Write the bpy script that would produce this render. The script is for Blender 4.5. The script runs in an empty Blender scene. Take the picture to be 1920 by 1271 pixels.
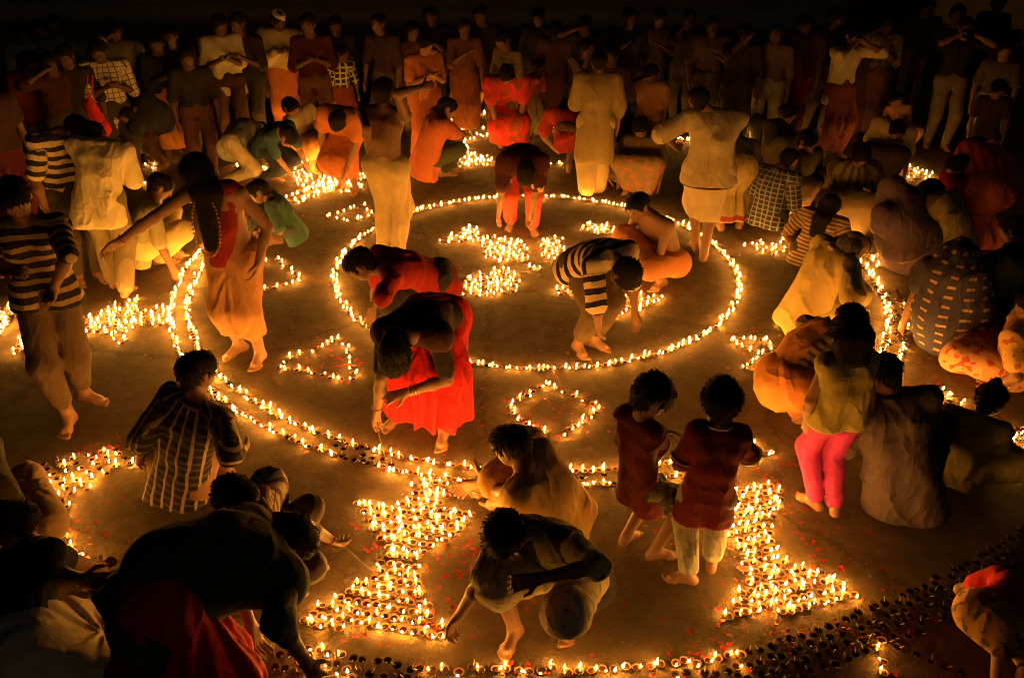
import bpy, math, random
import numpy as np
from mathutils import Vector, Matrix

# ------------------------------------------------------------------ camera, sky, light, exposure
scene = bpy.context.scene
COL = scene.collection
R = math.radians
CAM_H, FPX, PITCH, ROLL = 3.4, 1662.6, 0.5120, -0.00929
cam_d = bpy.data.cameras.new('camera')
cam_d.sensor_width = 36.0
cam_d.lens = FPX / 1920 * 36.0
cam_d.clip_end = 400
cam = bpy.data.objects.new('camera', cam_d)
COL.objects.link(cam)
CAMROT = Matrix.Rotation(math.pi / 2 - PITCH, 3, 'X') @ Matrix.Rotation(-ROLL, 3, 'Z')
cam.matrix_world = Matrix.Translation((0, 0, CAM_H)) @ CAMROT.to_4x4()
scene.camera = cam

world = bpy.data.worlds.new('World')
scene.world = world
world.use_nodes = True
wn = world.node_tree.nodes
sky = wn.new('ShaderNodeTexSky')
sky.sky_type = 'NISHITA'
sky.sun_disc = False
sky.sun_elevation = R(24)
sky.sun_rotation = R(150)
world.node_tree.links.new(sky.outputs[0], wn['Background'].inputs[0])
wn['Background'].inputs[1].default_value = 0.0003
sun_d = bpy.data.lights.new('moon', 'SUN')
sun_d.energy = 0.022
sun_d.angle = R(0.5)
sun_d.color = (1, 0.72, 0.42)
sun = bpy.data.objects.new('moon', sun_d)
COL.objects.link(sun)
sun.location = (4, -6, 12)
sun.rotation_euler = Vector((-math.sin(R(150)) * math.cos(R(24)), -math.cos(R(150)) * math.cos(R(24)), -math.sin(R(24)))).to_track_quat('-Z', 'Y').to_euler()
scene.view_settings.view_transform = 'Standard'
scene.view_settings.look = 'None'
scene.view_settings.gamma = 1
scene.view_settings.use_curve_mapping = False
scene.view_settings.exposure = 0.82
try:
    scene.cycles.use_denoising = True
    scene.cycles.max_bounces = 5
    scene.cycles.diffuse_bounces = 3
    scene.cycles.sample_clamp_indirect = 2.0
    scene.cycles.use_light_tree = True
    scene.cycles.filter_width = 1.1
except Exception:
    pass

rng = np.random.default_rng(7)
random.seed(7)
CR = np.array(CAMROT)
V = lambda *a: np.array(a, float)
UP = V(0, 0, 1)


def nrm(v):
    v = np.asarray(v, float)
    return v / (np.linalg.norm(v) + 1e-9)


def ray(px, py):
    return nrm(CR @ V((px - 960) / FPX, -(py - 635.5) / FPX, -1))


CAMP = V(0, 0, CAM_H)


def at_z(px, py, z=0.0):
    d = ray(px, py)
    return CAMP + d * ((z - CAM_H) / d[2])


def at_y(px, py, y):
    d = ray(px, py)
    return CAMP + d * (y / d[1])


def to_px(p):
    q = CR.T @ (np.asarray(p, float) - CAMP)
    return 960 + FPX * q[0] / -q[2], 635.5 - FPX * q[1] / -q[2]


def lift(px, py, c, L, sign):
    """point on the pixel's ray at distance L from c, on the far (+1) or near (-1) side"""
    d = ray(px, py)
    oc = CAMP - c
    b = float(d @ oc)
    q = float(oc @ oc) - L * L
    disc = b * b - q
    if disc < 0:
        p = CAMP - d * b
        return c + nrm(p - c) * L
    return CAMP + d * (-b + sign * math.sqrt(disc))


# ------------------------------------------------------------------ materials
_mc = {}


def new_mat(name):
    m = bpy.data.materials.new(name)
    m.use_nodes = True
    nt = m.node_tree
    return m, nt, nt.nodes['Principled BSDF']


def N(nt, typ, **kw):
    n = nt.nodes.new(typ)
    for k, v in kw.items():
        if k == 'inp':
            for i, x in v.items():
                n.inputs[i].default_value = x
        else:
            setattr(n, k, v)
    return n


def math_n(nt, op, a, b=None):
    n = nt.nodes.new('ShaderNodeMath')
    n.operation = op
    for i, x in enumerate((a, b)):
        if x is None:
            continue
        if isinstance(x, (int, float)):
            n.inputs[i].default_value = x
        else:
            nt.links.new(x, n.inputs[i])
    return n.outputs[0]


def mix_c(nt, fac, a, b):
    n = nt.nodes.new('ShaderNodeMix')
    n.data_type = 'RGBA'
    for x, i in ((fac, 0), (a, 6), (b, 7)):
        if isinstance(x, (int, float)):
            n.inputs[i].default_value = x
        elif isinstance(x, tuple):
            n.inputs[i].default_value = (*x, 1)
        else:
            nt.links.new(x, n.inputs[i])
    return n.outputs[2]


def fabric(col, pat=None, col2=None, p=0.05, duty=0.5, q=None, rough=0.85, bump=0.5, sheen=0.0):
    """woven cloth; pat: stripes (across the length), lines (along it), check, dots, floral"""
    key = (col, pat, col2, p, duty, q, rough, bump)
    if key in _mc:
        return _mc[key]
    m, nt, b = new_mat('cloth')
    at = N(nt, 'ShaderNodeAttribute', attribute_name='pat')
    sx = N(nt, 'ShaderNodeSeparateXYZ')
    nt.links.new(at.outputs['Vector'], sx.inputs[0])
    tc = N(nt, 'ShaderNodeTexCoord')
    n1 = N(nt, 'ShaderNodeTexNoise', inp={'Scale': 9.0, 'Detail': 4.0, 'Roughness': 0.6})
    nt.links.new(tc.outputs['Object'], n1.inputs['Vector'])
    c = mix_c(nt, n1.outputs['Fac'], tuple(x * 0.72 for x in col), tuple(min(x * 1.2, 0.9) for x in col))
    if pat:
        wob = math_n(nt, 'MULTIPLY', math_n(nt, 'SUBTRACT', n1.outputs['Fac'], 0.5), min(p * 0.5, 0.03))
        def band(o, per, du):
            f = math_n(nt, 'FRACT', math_n(nt, 'DIVIDE', math_n(nt, 'ADD', math_n(nt, 'ADD', o, wob), 10.0), per))
            return math_n(nt, 'LESS_THAN', f, du)
        q = q or p
        if pat == 'stripes':
            f = band(sx.outputs[0], p, duty)
        elif pat == 'lines':
            f = band(sx.outputs[1], p, duty)
        elif pat == 'check':
            f = math_n(nt, 'MAXIMUM', band(sx.outputs[0], q, duty), band(sx.outputs[1], p, duty))
        elif pat == 'tartan':
            f = math_n(nt, 'MAXIMUM', band(sx.outputs[1], p, duty), math_n(nt, 'MULTIPLY', band(sx.outputs[0], q, duty * 1.6), 0.16))
        elif pat == 'border':      # a woven band near the hem, p below the waist and duty wide
            d_ = math_n(nt, 'SUBTRACT', math_n(nt, 'ADD', sx.outputs[0], wob), p)
            f = math_n(nt, 'MULTIPLY', math_n(nt, 'GREATER_THAN', d_, 0.0), math_n(nt, 'LESS_THAN', d_, duty))
        elif pat == 'plaid':
            f = math_n(nt, 'MULTIPLY', math_n(nt, 'ADD', band(sx.outputs[0], q, duty), band(sx.outputs[1], p, duty)), 0.5)
        elif pat == 'dots':
            f = math_n(nt, 'MULTIPLY', band(sx.outputs[0], q, duty), band(sx.outputs[1], p, duty * 1.6))
        else:
            v = N(nt, 'ShaderNodeTexNoise', inp={'Scale': 1.0 / p, 'Detail': 1.5})
            nt.links.new(tc.outputs['Object'], v.inputs['Vector'])
            f = math_n(nt, 'GREATER_THAN', v.outputs['Fac'], 1 - duty)
        c2 = mix_c(nt, n1.outputs['Fac'], tuple(x * 0.8 for x in col2), tuple(min(x * 1.15, 0.9) for x in col2))
        c = mix_c(nt, f, c, c2)
    nt.links.new(c, b.inputs['Base Color'])
    b.inputs['Roughness'].default_value = rough
    b.inputs['Specular IOR Level'].default_value = 0.25
    n2 = N(nt, 'ShaderNodeTexNoise', inp={'Scale': 5.0, 'Detail': 2.0, 'Roughness': 0.45, 'Distortion': 0.5})
    n3 = N(nt, 'ShaderNodeTexNoise', inp={'Scale': 34.0, 'Detail': 5.0, 'Roughness': 0.7})
    mp = N(nt, 'ShaderNodeMapping', inp={'Rotation': (0.3, 0.2, 0.6), 'Scale': (1.5, 1.0, 0.7)})
    nt.links.new(tc.outputs['Object'], mp.inputs[0])
    nt.links.new(mp.outputs[0], n2.inputs['Vector'])
    nt.links.new(tc.outputs['Object'], n3.inputs['Vector'])
    rg = math_n(nt, 'ABSOLUTE', math_n(nt, 'SUBTRACT', n2.outputs['Fac'], 0.5))
    rg = math_n(nt, 'POWER', math_n(nt, 'MAXIMUM', math_n(nt, 'SUBTRACT', 1.0, math_n(nt, 'MULTIPLY', rg, 4.5)), 0.0), 1.4)
    hh = math_n(nt, 'ADD', math_n(nt, 'MULTIPLY', math_n(nt, 'MULTIPLY', rg, n1.outputs['Fac']), 1.0), math_n(nt, 'MULTIPLY', n3.outputs['Fac'], 0.25))
    bp = N(nt, 'ShaderNodeBump', inp={'Strength': bump, 'Distance': 0.03})
    nt.links.new(hh, bp.inputs['Height'])
    nt.links.new(bp.outputs[0], b.inputs['Normal'])
    _mc[key] = m
    return m


def skin(tone):
    key = ('skin', tone)
    if key in _mc:
        return _mc[key]
    m, nt, b = new_mat('skin')
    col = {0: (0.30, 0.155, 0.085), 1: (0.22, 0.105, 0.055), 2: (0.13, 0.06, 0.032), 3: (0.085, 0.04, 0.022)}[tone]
    tc = N(nt, 'ShaderNodeTexCoord')
    n1 = N(nt, 'ShaderNodeTexNoise', inp={'Scale': 7.0, 'Detail': 6.0, 'Roughness': 0.65})
    nt.links.new(tc.outputs['Object'], n1.inputs['Vector'])
    c = mix_c(nt, n1.outputs['Fac'], tuple(x * 0.75 for x in col), tuple(x * 1.25 for x in col))
    nt.links.new(c, b.inputs['Base Color'])
    b.inputs['Roughness'].default_value = 0.55
    b.inputs['Specular IOR Level'].default_value = 0.35
    n2 = N(nt, 'ShaderNodeTexNoise', inp={'Scale': 60.0, 'Detail': 3.0})
    nt.links.new(tc.outputs['Object'], n2.inputs['Vector'])
    bp = N(nt, 'ShaderNodeBump', inp={'Strength': 0.12, 'Distance': 0.01})
    nt.links.new(n2.outputs['Fac'], bp.inputs['Height'])
    nt.links.new(bp.outputs[0], b.inputs['Normal'])
    _mc[key] = m
    return m


def hair_mat(col=(0.012, 0.009, 0.008)):
    key = ('hair', col)
    if key in _mc:
        return _mc[key]
    m, nt, b = new_mat('hair_strands')
    tc = N(nt, 'ShaderNodeTexCoord')
    n2 = N(nt, 'ShaderNodeTexNoise', inp={'Scale': 45.0, 'Detail': 6.0, 'Roughness': 0.7})
    mp = N(nt, 'ShaderNodeMapping', inp={'Scale': (1.0, 1.0, 0.25)})
    nt.links.new(tc.outputs['Object'], mp.inputs[0])
    nt.links.new(mp.outputs[0], n2.inputs['Vector'])
    c = mix_c(nt, n2.outputs['Fac'], tuple(x * 0.6 for x in col), tuple(x * 1.6 for x in col))
    nt.links.new(c, b.inputs['Base Color'])
    b.inputs['Roughness'].default_value = 0.65
    b.inputs['Specular IOR Level'].default_value = 0.1
    bp = N(nt, 'ShaderNodeBump', inp={'Strength': 0.8, 'Distance': 0.02})
    nt.links.new(n2.outputs['Fac'], bp.inputs['Height'])
    nt.links.new(bp.outputs[0], b.inputs['Normal'])
    _mc[key] = m
    return m


def plain(name, col, rough=0.6, metal=0.0, var=0.25, scale=30.0, bump=0.2, emit=None):
    key = (name, col)
    if key in _mc:
        return _mc[key]
    m, nt, b = new_mat(name)
    tc = N(nt, 'ShaderNodeTexCoord')
    n1 = N(nt, 'ShaderNodeTexNoise', inp={'Scale': scale, 'Detail': 5.0})
    nt.links.new(tc.outputs['Object'], n1.inputs['Vector'])
    c = mix_c(nt, n1.outputs['Fac'], tuple(x * (1 - var) for x in col), tuple(x * (1 + var) for x in col))
    nt.links.new(c, b.inputs['Base Color'])
    b.inputs['Roughness'].default_value = rough
    b.inputs['Metallic'].default_value = metal
    bp = N(nt, 'ShaderNodeBump', inp={'Strength': bump, 'Distance': 0.005})
    nt.links.new(n1.outputs['Fac'], bp.inputs['Height'])
    nt.links.new(bp.outputs[0], b.inputs['Normal'])
    if emit:
        b.inputs['Emission Color'].default_value = (*emit[:3], 1)
        b.inputs['Emission Strength'].default_value = emit[3]
    _mc[key] = m
    return m


FLAME_STRENGTH = 190.0
flame_mat, nt_, b_ = new_mat('flame')
b_.inputs['Base Color'].default_value = (0, 0, 0, 1)
b_.inputs['Specular IOR Level'].default_value = 0
b_.inputs['Emission Color'].default_value = (1.0, 0.40, 0.048, 1)
b_.inputs['Emission Strength'].default_value = FLAME_STRENGTH
clay = plain('terracotta', (0.20, 0.075, 0.035), 0.8, scale=60)
clay_dark = plain('sooty_clay', (0.07, 0.035, 0.022), 0.8, scale=60)
oil_mat = plain('lamp_oil', (0.035, 0.016, 0.006), 0.12, var=0.1)
wick_mat = plain('cotton_wick', (0.55, 0.48, 0.36), 0.9)


# ------------------------------------------------------------------ mesh helpers
def mesh_np(name, verts, faces, mats, smooth=True, midx=None, pat=None):
    """faces: (n,k) int array"""
    me = bpy.data.meshes.new(name)
    verts = np.asarray(verts, np.float32)
    faces = np.asarray(faces, np.int32)
    n, k = faces.shape
    me.vertices.add(len(verts))
    me.vertices.foreach_set('co', verts.ravel())
    me.loops.add(n * k)
    me.loops.foreach_set('vertex_index', faces.ravel())
    me.polygons.add(n)
    me.polygons.foreach_set('loop_start', np.arange(0, n * k, k, dtype=np.int32))
    for m in mats:
        me.materials.append(m)
    if midx is not None:
        me.polygons.foreach_set('material_index', np.asarray(midx, np.int32))
    me.update(calc_edges=True)
    if smooth:
        me.polygons.foreach_set('use_smooth', np.ones(n, bool))
    if pat is not None:
        a = me.attributes.new('pat', 'FLOAT_VECTOR', 'POINT')
        a.data.foreach_set('vector', np.asarray(pat, np.float32).ravel())
    me.validate()
    return me


def link(name, me, loc=(0, 0, 0), parent=None):
    o = bpy.data.objects.new(name, me)
    o.location = loc
    COL.objects.link(o)
    if parent is not None:
        o.parent = parent
    return o


def tag(o, label=None, cat=None, group=None, kind=None):
    for k, v in (('label', label), ('category', cat), ('group', group), ('kind', kind)):
        if v:
            o[k] = v
    return o


# ------------------------------------------------------------------ implicit surfaces
def cone(a, b, ra, rb=None, k=0.02, fn=None, ff=1.0):
    return (np.asarray(a, float), np.asarray(b, float), ra, ra if rb is None else rb, k, fn, ff)


def sdf_mesh(prims, vox, cuts=(), amp=0.0, freq=14.0, seed=0, zmin=0.004, sub=(), foldfn=None):
    lo = np.min([np.minimum(p[0], p[1]) - max(p[2], p[3]) for p in prims], 0) - 3 * vox - amp
    hi = np.max([np.maximum(p[0], p[1]) + max(p[2], p[3]) for p in prims], 0) + 3 * vox + amp
    lo[2] = max(lo[2], -2 * vox)
    dim = np.maximum(np.ceil((hi - lo) / vox).astype(int) + 1, 4)
    F = np.full(dim, 10.0, np.float32)
    ax = [(lo[i] + np.arange(dim[i]) * vox).astype(np.float32) for i in range(3)]

    def ev(p, F, sub_=False):
        a, b, ra, rb, k, fn, ff = p
        mr = max(ra, rb) + k + 3 * vox + amp
        l_ = np.clip(np.floor((np.minimum(a, b) - mr - lo) / vox).astype(int), 0, dim)
        h_ = np.clip(np.ceil((np.maximum(a, b) + mr - lo) / vox).astype(int) + 1, 0, dim)
        if np.any(h_ <= l_):
            return
        X = ax[0][l_[0]:h_[0], None, None] - a[0]
        Y = ax[1][None, l_[1]:h_[1], None] - a[1]
        Z = ax[2][None, None, l_[2]:h_[2]] - a[2]
        ba = b - a
        l2 = float(ba @ ba) + 1e-9
        dt = X * np.float32(ba[0]) + Y * np.float32(ba[1]) + Z * np.float32(ba[2])
        t = np.clip(dt * np.float32(1 / l2), 0, 1)
        d2 = (X * X + Y * Y) + Z * Z - 2 * t * dt + t * t * np.float32(l2)
        sc = 1.0
        if fn is not None:
            dn = X * np.float32(fn[0]) + Y * np.float32(fn[1]) + Z * np.float32(fn[2])
            d2 = d2 + dn * dn * np.float32(1 / ff ** 2 - 1)
            sc = 0.5 + 0.5 * ff
        d = (np.sqrt(np.maximum(d2, 0)) - (np.float32(ra) + np.float32(rb - ra) * t)) * np.float32(sc)
        s = (slice(l_[0], h_[0]), slice(l_[1], h_[1]), slice(l_[2], h_[2]))
        G = F[s]
        if sub_:
            F[s] = np.maximum(G, -d)
            return
        hh = np.maximum(k - np.abs(G - d), 0)
        F[s] = np.minimum(G, d) - hh * hh * np.float32(0.25 / k)

    for p in prims:
        ev(p, F)
    for p in sub:
        ev(p, F, True)
    if amp > 0 or foldfn is not None:
        ii = np.nonzero(np.abs(F) < 2.5 * vox + amp)
        P = np.stack([ax[i][ii[i]] for i in range(3)], 1)
        if foldfn is not None:
            F[ii] -= foldfn(P).astype(np.float32)
        if amp > 0:
            F[ii] -= wrinkle(P, amp, freq, seed).astype(np.float32)
    for pt, n in list(cuts) + [(V(0, 0, zmin), V(0, 0, -1))]:
        X = ax[0][:, None, None] - np.float32(pt[0])
        Y = ax[1][None, :, None] - np.float32(pt[1])
        Z = ax[2][None, None, :] - np.float32(pt[2])
        np.maximum(F, X * np.float32(n[0]) + Y * np.float32(n[1]) + Z * np.float32(n[2]), out=F)
    return surface_net(F, lo, vox)


def wrinkle(P, amp, freq, seed):
    r = np.random.default_rng(seed)
    w = P + 0.05 * np.sin(P[:, [1, 2, 0]] * 9 + r.uniform(0, 6, 3)) + 0.03 * np.sin(P[:, [2, 0, 1]] * 17 + r.uniform(0, 6, 3))
    out = 0
    for i, (f, a) in enumerate(((1, .65), (1.55, .45), (2.5, .25))):
        d = nrm(r.normal(size=3) * V(1, 1, 0.7))
        e = nrm(r.normal(size=3))
        gate = 0.5 + 0.5 * np.sin(w @ e * freq * 0.55 * f + r.uniform(0, 6))
        out = out + a * gate * (1 - 2 * np.abs(np.sin(w @ d * freq * f + r.uniform(0, 6))) ** 0.6)
    return amp * np.maximum(out, -.3)


_C = [(i, j, k) for i in (0, 1) for j in (0, 1) for k in (0, 1)]
_E = [(a, b) for a in _C for b in _C if sum(np.subtract(b, a)) == 1 and min(np.subtract(b, a)) == 0]


def surface_net(F, lo, vox):
    S = F < 0
    c = np.zeros(np.array(F.shape) - 1, np.int8)
    for i, j, k in _C:
        c += S[i:F.shape[0] - 1 + i, j:F.shape[1] - 1 + j, k:F.shape[2] - 1 + k]
    m = (c > 0) & (c < 8)
    idx = np.argwhere(m)
    if len(idx) == 0:
        return np.zeros((0, 3)), np.zeros((0, 4), int)
    vid = np.full(m.shape, -1, np.int32)
    vid[m] = np.arange(len(idx))
    acc = np.zeros((len(idx), 3))
    cnt = np.zeros(len(idx))
    for a, b in _E:
        fa = F[tuple((idx + a).T)]
        fb = F[tuple((idx + b).T)]
        x = (fa < 0) != (fb < 0)
        t = fa / np.where(x, fa - fb, 1)
        acc += np.where(x[:, None], np.array(a) + t[:, None] * (np.array(b) - a), 0)
        cnt += x
    verts = (idx + acc / cnt[:, None]) * vox + lo
    quads = []
    for axis in range(3):
        o = [1, 1, 1]
        o[axis] = 0
        s0 = tuple(slice(o[i], F.shape[i] - 1) for i in range(3))
        s1 = tuple(slice(o[i] + (i == axis), F.shape[i] - 1 + (i == axis)) for i in range(3))
        A, B = S[s0], S[s1]
        e = np.argwhere(A != B) + o
        if len(e) == 0:
            continue
        fl = S[tuple(e.T)]
        u, v = [(1, 2), (2, 0), (0, 1)][axis]
        du = np.zeros(3, int)
        du[u] = 1
        dv = np.zeros(3, int)
        dv[v] = 1
        q = np.stack([vid[tuple((e - du - dv).T)], vid[tuple((e - dv).T)], vid[tuple(e.T)], vid[tuple((e - du).T)]], 1)
        q[~fl] = q[~fl][:, ::-1]
        quads.append(q)
    q = np.concatenate(quads)
    q = q[(q >= 0).all(1)]
    return verts, q
# ------------------------------------------------------------------ people: pose
def ik(a, c, l1, l2, pole):
    d = c - a
    L = np.linalg.norm(d)
    mx = (l1 + l2) * 0.995
    if L > mx:
        c = a + d / L * mx
        L = mx
    L = max(L, abs(l1 - l2) + 0.02)
    u = nrm(d)
    x = (l1 * l1 - l2 * l2 + L * L) / (2 * L)
    h = math.sqrt(max(l1 * l1 - x * x, 0))
    p = pole - u * float(pole @ u)
    return a + u * x + nrm(p) * h, c


def fdir(deg):
    return V(math.sin(R(deg)), math.cos(R(deg)), 0)


def place(spec, ref, L):
    """spec: (px, py, mode[, value]); mode '+', '-', 'z', 'y', 'g'"""
    px, py, mode = spec[:3]
    if mode == '+':
        return lift(px, py, ref, spec[3] * L if len(spec) > 3 else L, 1)
    if mode == '-':
        return lift(px, py, ref, spec[3] * L if len(spec) > 3 else L, -1)
    if mode == 'z':
        return at_z(px, py, spec[3])
    if mode == 'g':
        return at_z(px, py, 0.035)
    return at_y(px, py, ref[1] + spec[3])


def solve(p):
    H = p['H']
    s = H / 1.7
    J = {'s': s, 'H': H}
    f = fdir(p['face'])
    side = np.cross(f, UP)
    J['f'], J['side'] = f, side
    pose = p.get('pose', 'stand')
    spread = p.get('spread', 0.1) * s
    # base
    if 'fl' in p:
        aL, aR = at_z(*p['fl'], 0.0), at_z(*p['fr'], 0.0)
        base = (aL + aR) / 2
    elif 'bh' in p:
        base = at_z(*p['bh'], 0.93 * H) * V(1, 1, 0)
    elif 'base' in p:
        base = at_z(*p['base'], 0.0)
    else:
        base = None
    if pose in ('sit', 'squat', 'kneel'):
        zp = p.get('pz', {'sit': 0.12, 'squat': 0.24, 'kneel': 0.28}[pose] * (s if pose != 'sit' else 1))
        pel = at_z(*p['pel'][:2], zp)
        if 'fl' not in p:
            if pose == 'squat':
                o = pel * V(1, 1, 0) + f * 0.20 * s
                aL, aR = o - side * 0.13 * s + f * 0.03, o + side * 0.13 * s - f * 0.03
            elif pose == 'sit':
                o = pel * V(1, 1, 0) + f * 0.30 * s
                aL, aR = o + side * 0.08 * s + f * 0.04, o - side * 0.10 * s + f * 0.12
            else:
                o = pel * V(1, 1, 0) - f * 0.12 * s
                aL, aR = o - side * 0.1 * s, o + side * 0.1 * s
        base = pel * V(1, 1, 0)
    else:
        if 'fl' not in p:
            st = p.get('step', 0.04) * s
            aL, aR = base - side * spread + f * st, base + side * spread - f * st
        if 'pel' in p:
            pel = place(p['pel'], base, 0)
        else:
            pel = base + V(0, 0, 0.505 * H) + f * p.get('lean', 0) * s
    J['base'] = base
    aL, aR = aL * V(1, 1, 0) + UP * 0.075 * s, aR * V(1, 1, 0) + UP * 0.075 * s
    J['pel'] = pel
    tl = 0.30 * H
    if 'neck' in p:
        J['neck'] = place(p['neck'], pel, tl)
        if p['neck'][2] in 'zy':
            d = J['neck'] - pel
            L = np.linalg.norm(d)
            J['neck'] = pel + d / L * np.clip(L, tl * 0.8, tl * 1.12)
    else:
        b = R(p.get('bend', {'stand': 3, 'sit': 12, 'squat': 35, 'kneel': 25}[pose]))
        J['neck'] = pel + (UP * math.cos(b) + f * math.sin(b)) * tl
    sp = nrm(J['neck'] - pel)
    J['sp'] = sp
    fr = nrm(np.cross(UP, side) * 0 + (f - sp * float(f @ sp)))   # front of the trunk
    if float(f @ sp) > 0.8:
        fr = nrm(-UP - sp * float(-UP @ sp))
    if abs(float(f @ sp)) > 0.3 and float(f @ sp) <= 0.8:
        fr = nrm(np.cross(sp, side) * (1 if float(np.cross(sp, side) @ f) + float(np.cross(sp, side) @ -UP) * .6 > 0 else -1))
    J['fr'] = fr
    J['mid'] = (pel + J['neck']) / 2 - fr * p.get('bow', 0.03) * s
    hp = R(p.get('hp', 15))
    hf = fdir(p['face'] + p.get('ht', 0))
    J['hf'] = math.cos(hp) * hf - math.sin(hp) * UP
    J['hu'] = math.sin(hp) * hf + math.cos(hp) * UP
    J['hs'] = s * (1 + max(0, 1.62 - H) * 0.62) * p.get('hs', 1.0)
    hl = 0.095 * s + 0.03 * J['hs']
    if 'head' in p:
        J['head'] = place(p['head'], J['neck'], hl * 1.12)
        d = J['head'] - J['neck']
        J['head'] = J['neck'] + nrm(d) * np.clip(np.linalg.norm(d), hl * .9, hl * 1.5)
    else:
        J['head'] = J['neck'] + nrm(sp * 0.6 + J['hu'] * 0.7 + J['hf'] * 0.15) * hl * 1.15
    tw = R(p.get('twist', 0))
    sd = side * math.cos(tw) + f * math.sin(tw)
    sd = nrm(sd - sp * float(sd @ sp) * .8)
    J['sd'] = sd
    sw = 0.108 * H * p.get('w', 1.0)
    J['sh'] = {-1: J['neck'] - sd * sw - sp * 0.045 * s, 1: J['neck'] + sd * sw - sp * 0.045 * s}
    J['hip'] = {-1: pel - side * 0.055 * H, 1: pel + side * 0.055 * H}
    ua, fa = 0.175 * H, 0.152 * H
    J['el'], J['wr'], J['hd'] = {}, {}, {}
    for sg, n in ((-1, 'l'), (1, 'r')):
        a = J['sh'][sg]
        t = p.get('h' + n)
        if t is None or t == 'side':
            if sp[2] > 0.6:
                c = a - UP * (ua + fa) * 0.97 + sd * sg * 0.07 * s + f * 0.07 * s
            else:
                c = a - UP * (ua + fa) * 0.85 + f * 0.1
            c[2] = max(c[2], 0.06)
        elif t == 'front':
            c = J['mid'] + f * 0.25 * s + sd * sg * 0.05 * s + sp * 0.03
        elif t == 'chest':
            c = J['neck'] - sp * 0.16 * s + f * 0.26 * s + sd * sg * 0.04 * s
        elif t == 'eye':
            c = J['head'] + hf * 0.17 * s + sd * sg * 0.07 * s - UP * 0.04
        elif t == 'knee':
            c = J['pel'] + f * 0.34 * s + sd * sg * 0.16 * s + UP * 0.22 * s
        elif t == 'down':
            c = J['pel'] + f * 0.52 * s + sd * sg * 0.12 * s
            c[2] = 0.1
        else:
            c = place(t, a, (ua + fa) * 0.96)
        pole = p.get('e' + n + 'p')
        pole = V(*pole) if pole else (-f * 0.5 + sd * sg * 0.7 - UP * 0.6)
        if 'e' + n in p:
            e = place(p['e' + n], a, ua)
            e = a + nrm(e - a) * ua
            if isinstance(t, tuple) and t[2] in '+-':
                c = lift(t[0], t[1], e, fa, 1 if t[2] == '+' else -1)
            d = c - e
            c = e + nrm(d) * min(max(np.linalg.norm(d), fa * 0.85), fa * 1.1)
        else:
            e, c = ik(a, c, ua, fa, pole)
        J['el'][sg], J['wr'][sg] = e, c
        J['hd'][sg] = nrm(c - e)
        hd = p.get('hd' + n)
        if hd:
            J['hd'][sg] = nrm(J['hd'][sg] * 0.3 + nrm(V(*hd)))
    th, shn = 0.245 * H, 0.246 * H
    J['kn'], J['an'], J['toe'] = {}, {}, {}
    for sg, n, an in ((-1, 'l', aL), (1, 'r', aR)):
        if pose == 'squat':
            pole = f * 0.8 + UP * 0.9 + side * sg * 0.45
        elif pose == 'sit':
            pole = side * sg * 1.0 + f * 0.25 + UP * 0.35
        elif pose == 'kneel':
            pole = f - UP * 0.4
        else:
            pole = f + side * sg * 0.12
        k, an2 = ik(J['hip'][sg], an, th, shn, pole)
        if 'k' + n in p:
            k = J['hip'][sg] + nrm(place(p['k' + n], J['hip'][sg], th) - J['hip'][sg]) * th
            an2 = k + nrm(an - k) * min(np.linalg.norm(an - k), shn * 1.05)
        if an2[2] > an[2] + 0.01 and pose == 'stand':      # keep the sole on the ground: drop straight down
            an2 = an2 * V(1, 1, 0) + UP * an[2]
        k[2] = max(k[2], 0.07 * s)
        J['kn'][sg], J['an'][sg] = k, an2
        td = p.get('t' + n)
        J['toe'][sg] = fdir(td) if td is not None else nrm(f + side * sg * 0.2)
        if pose == 'sit':
            J['toe'][sg] = nrm(-side * sg + f * 0.3)
        if pose == 'kneel':
            J['toe'][sg] = -f
    return J


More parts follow.
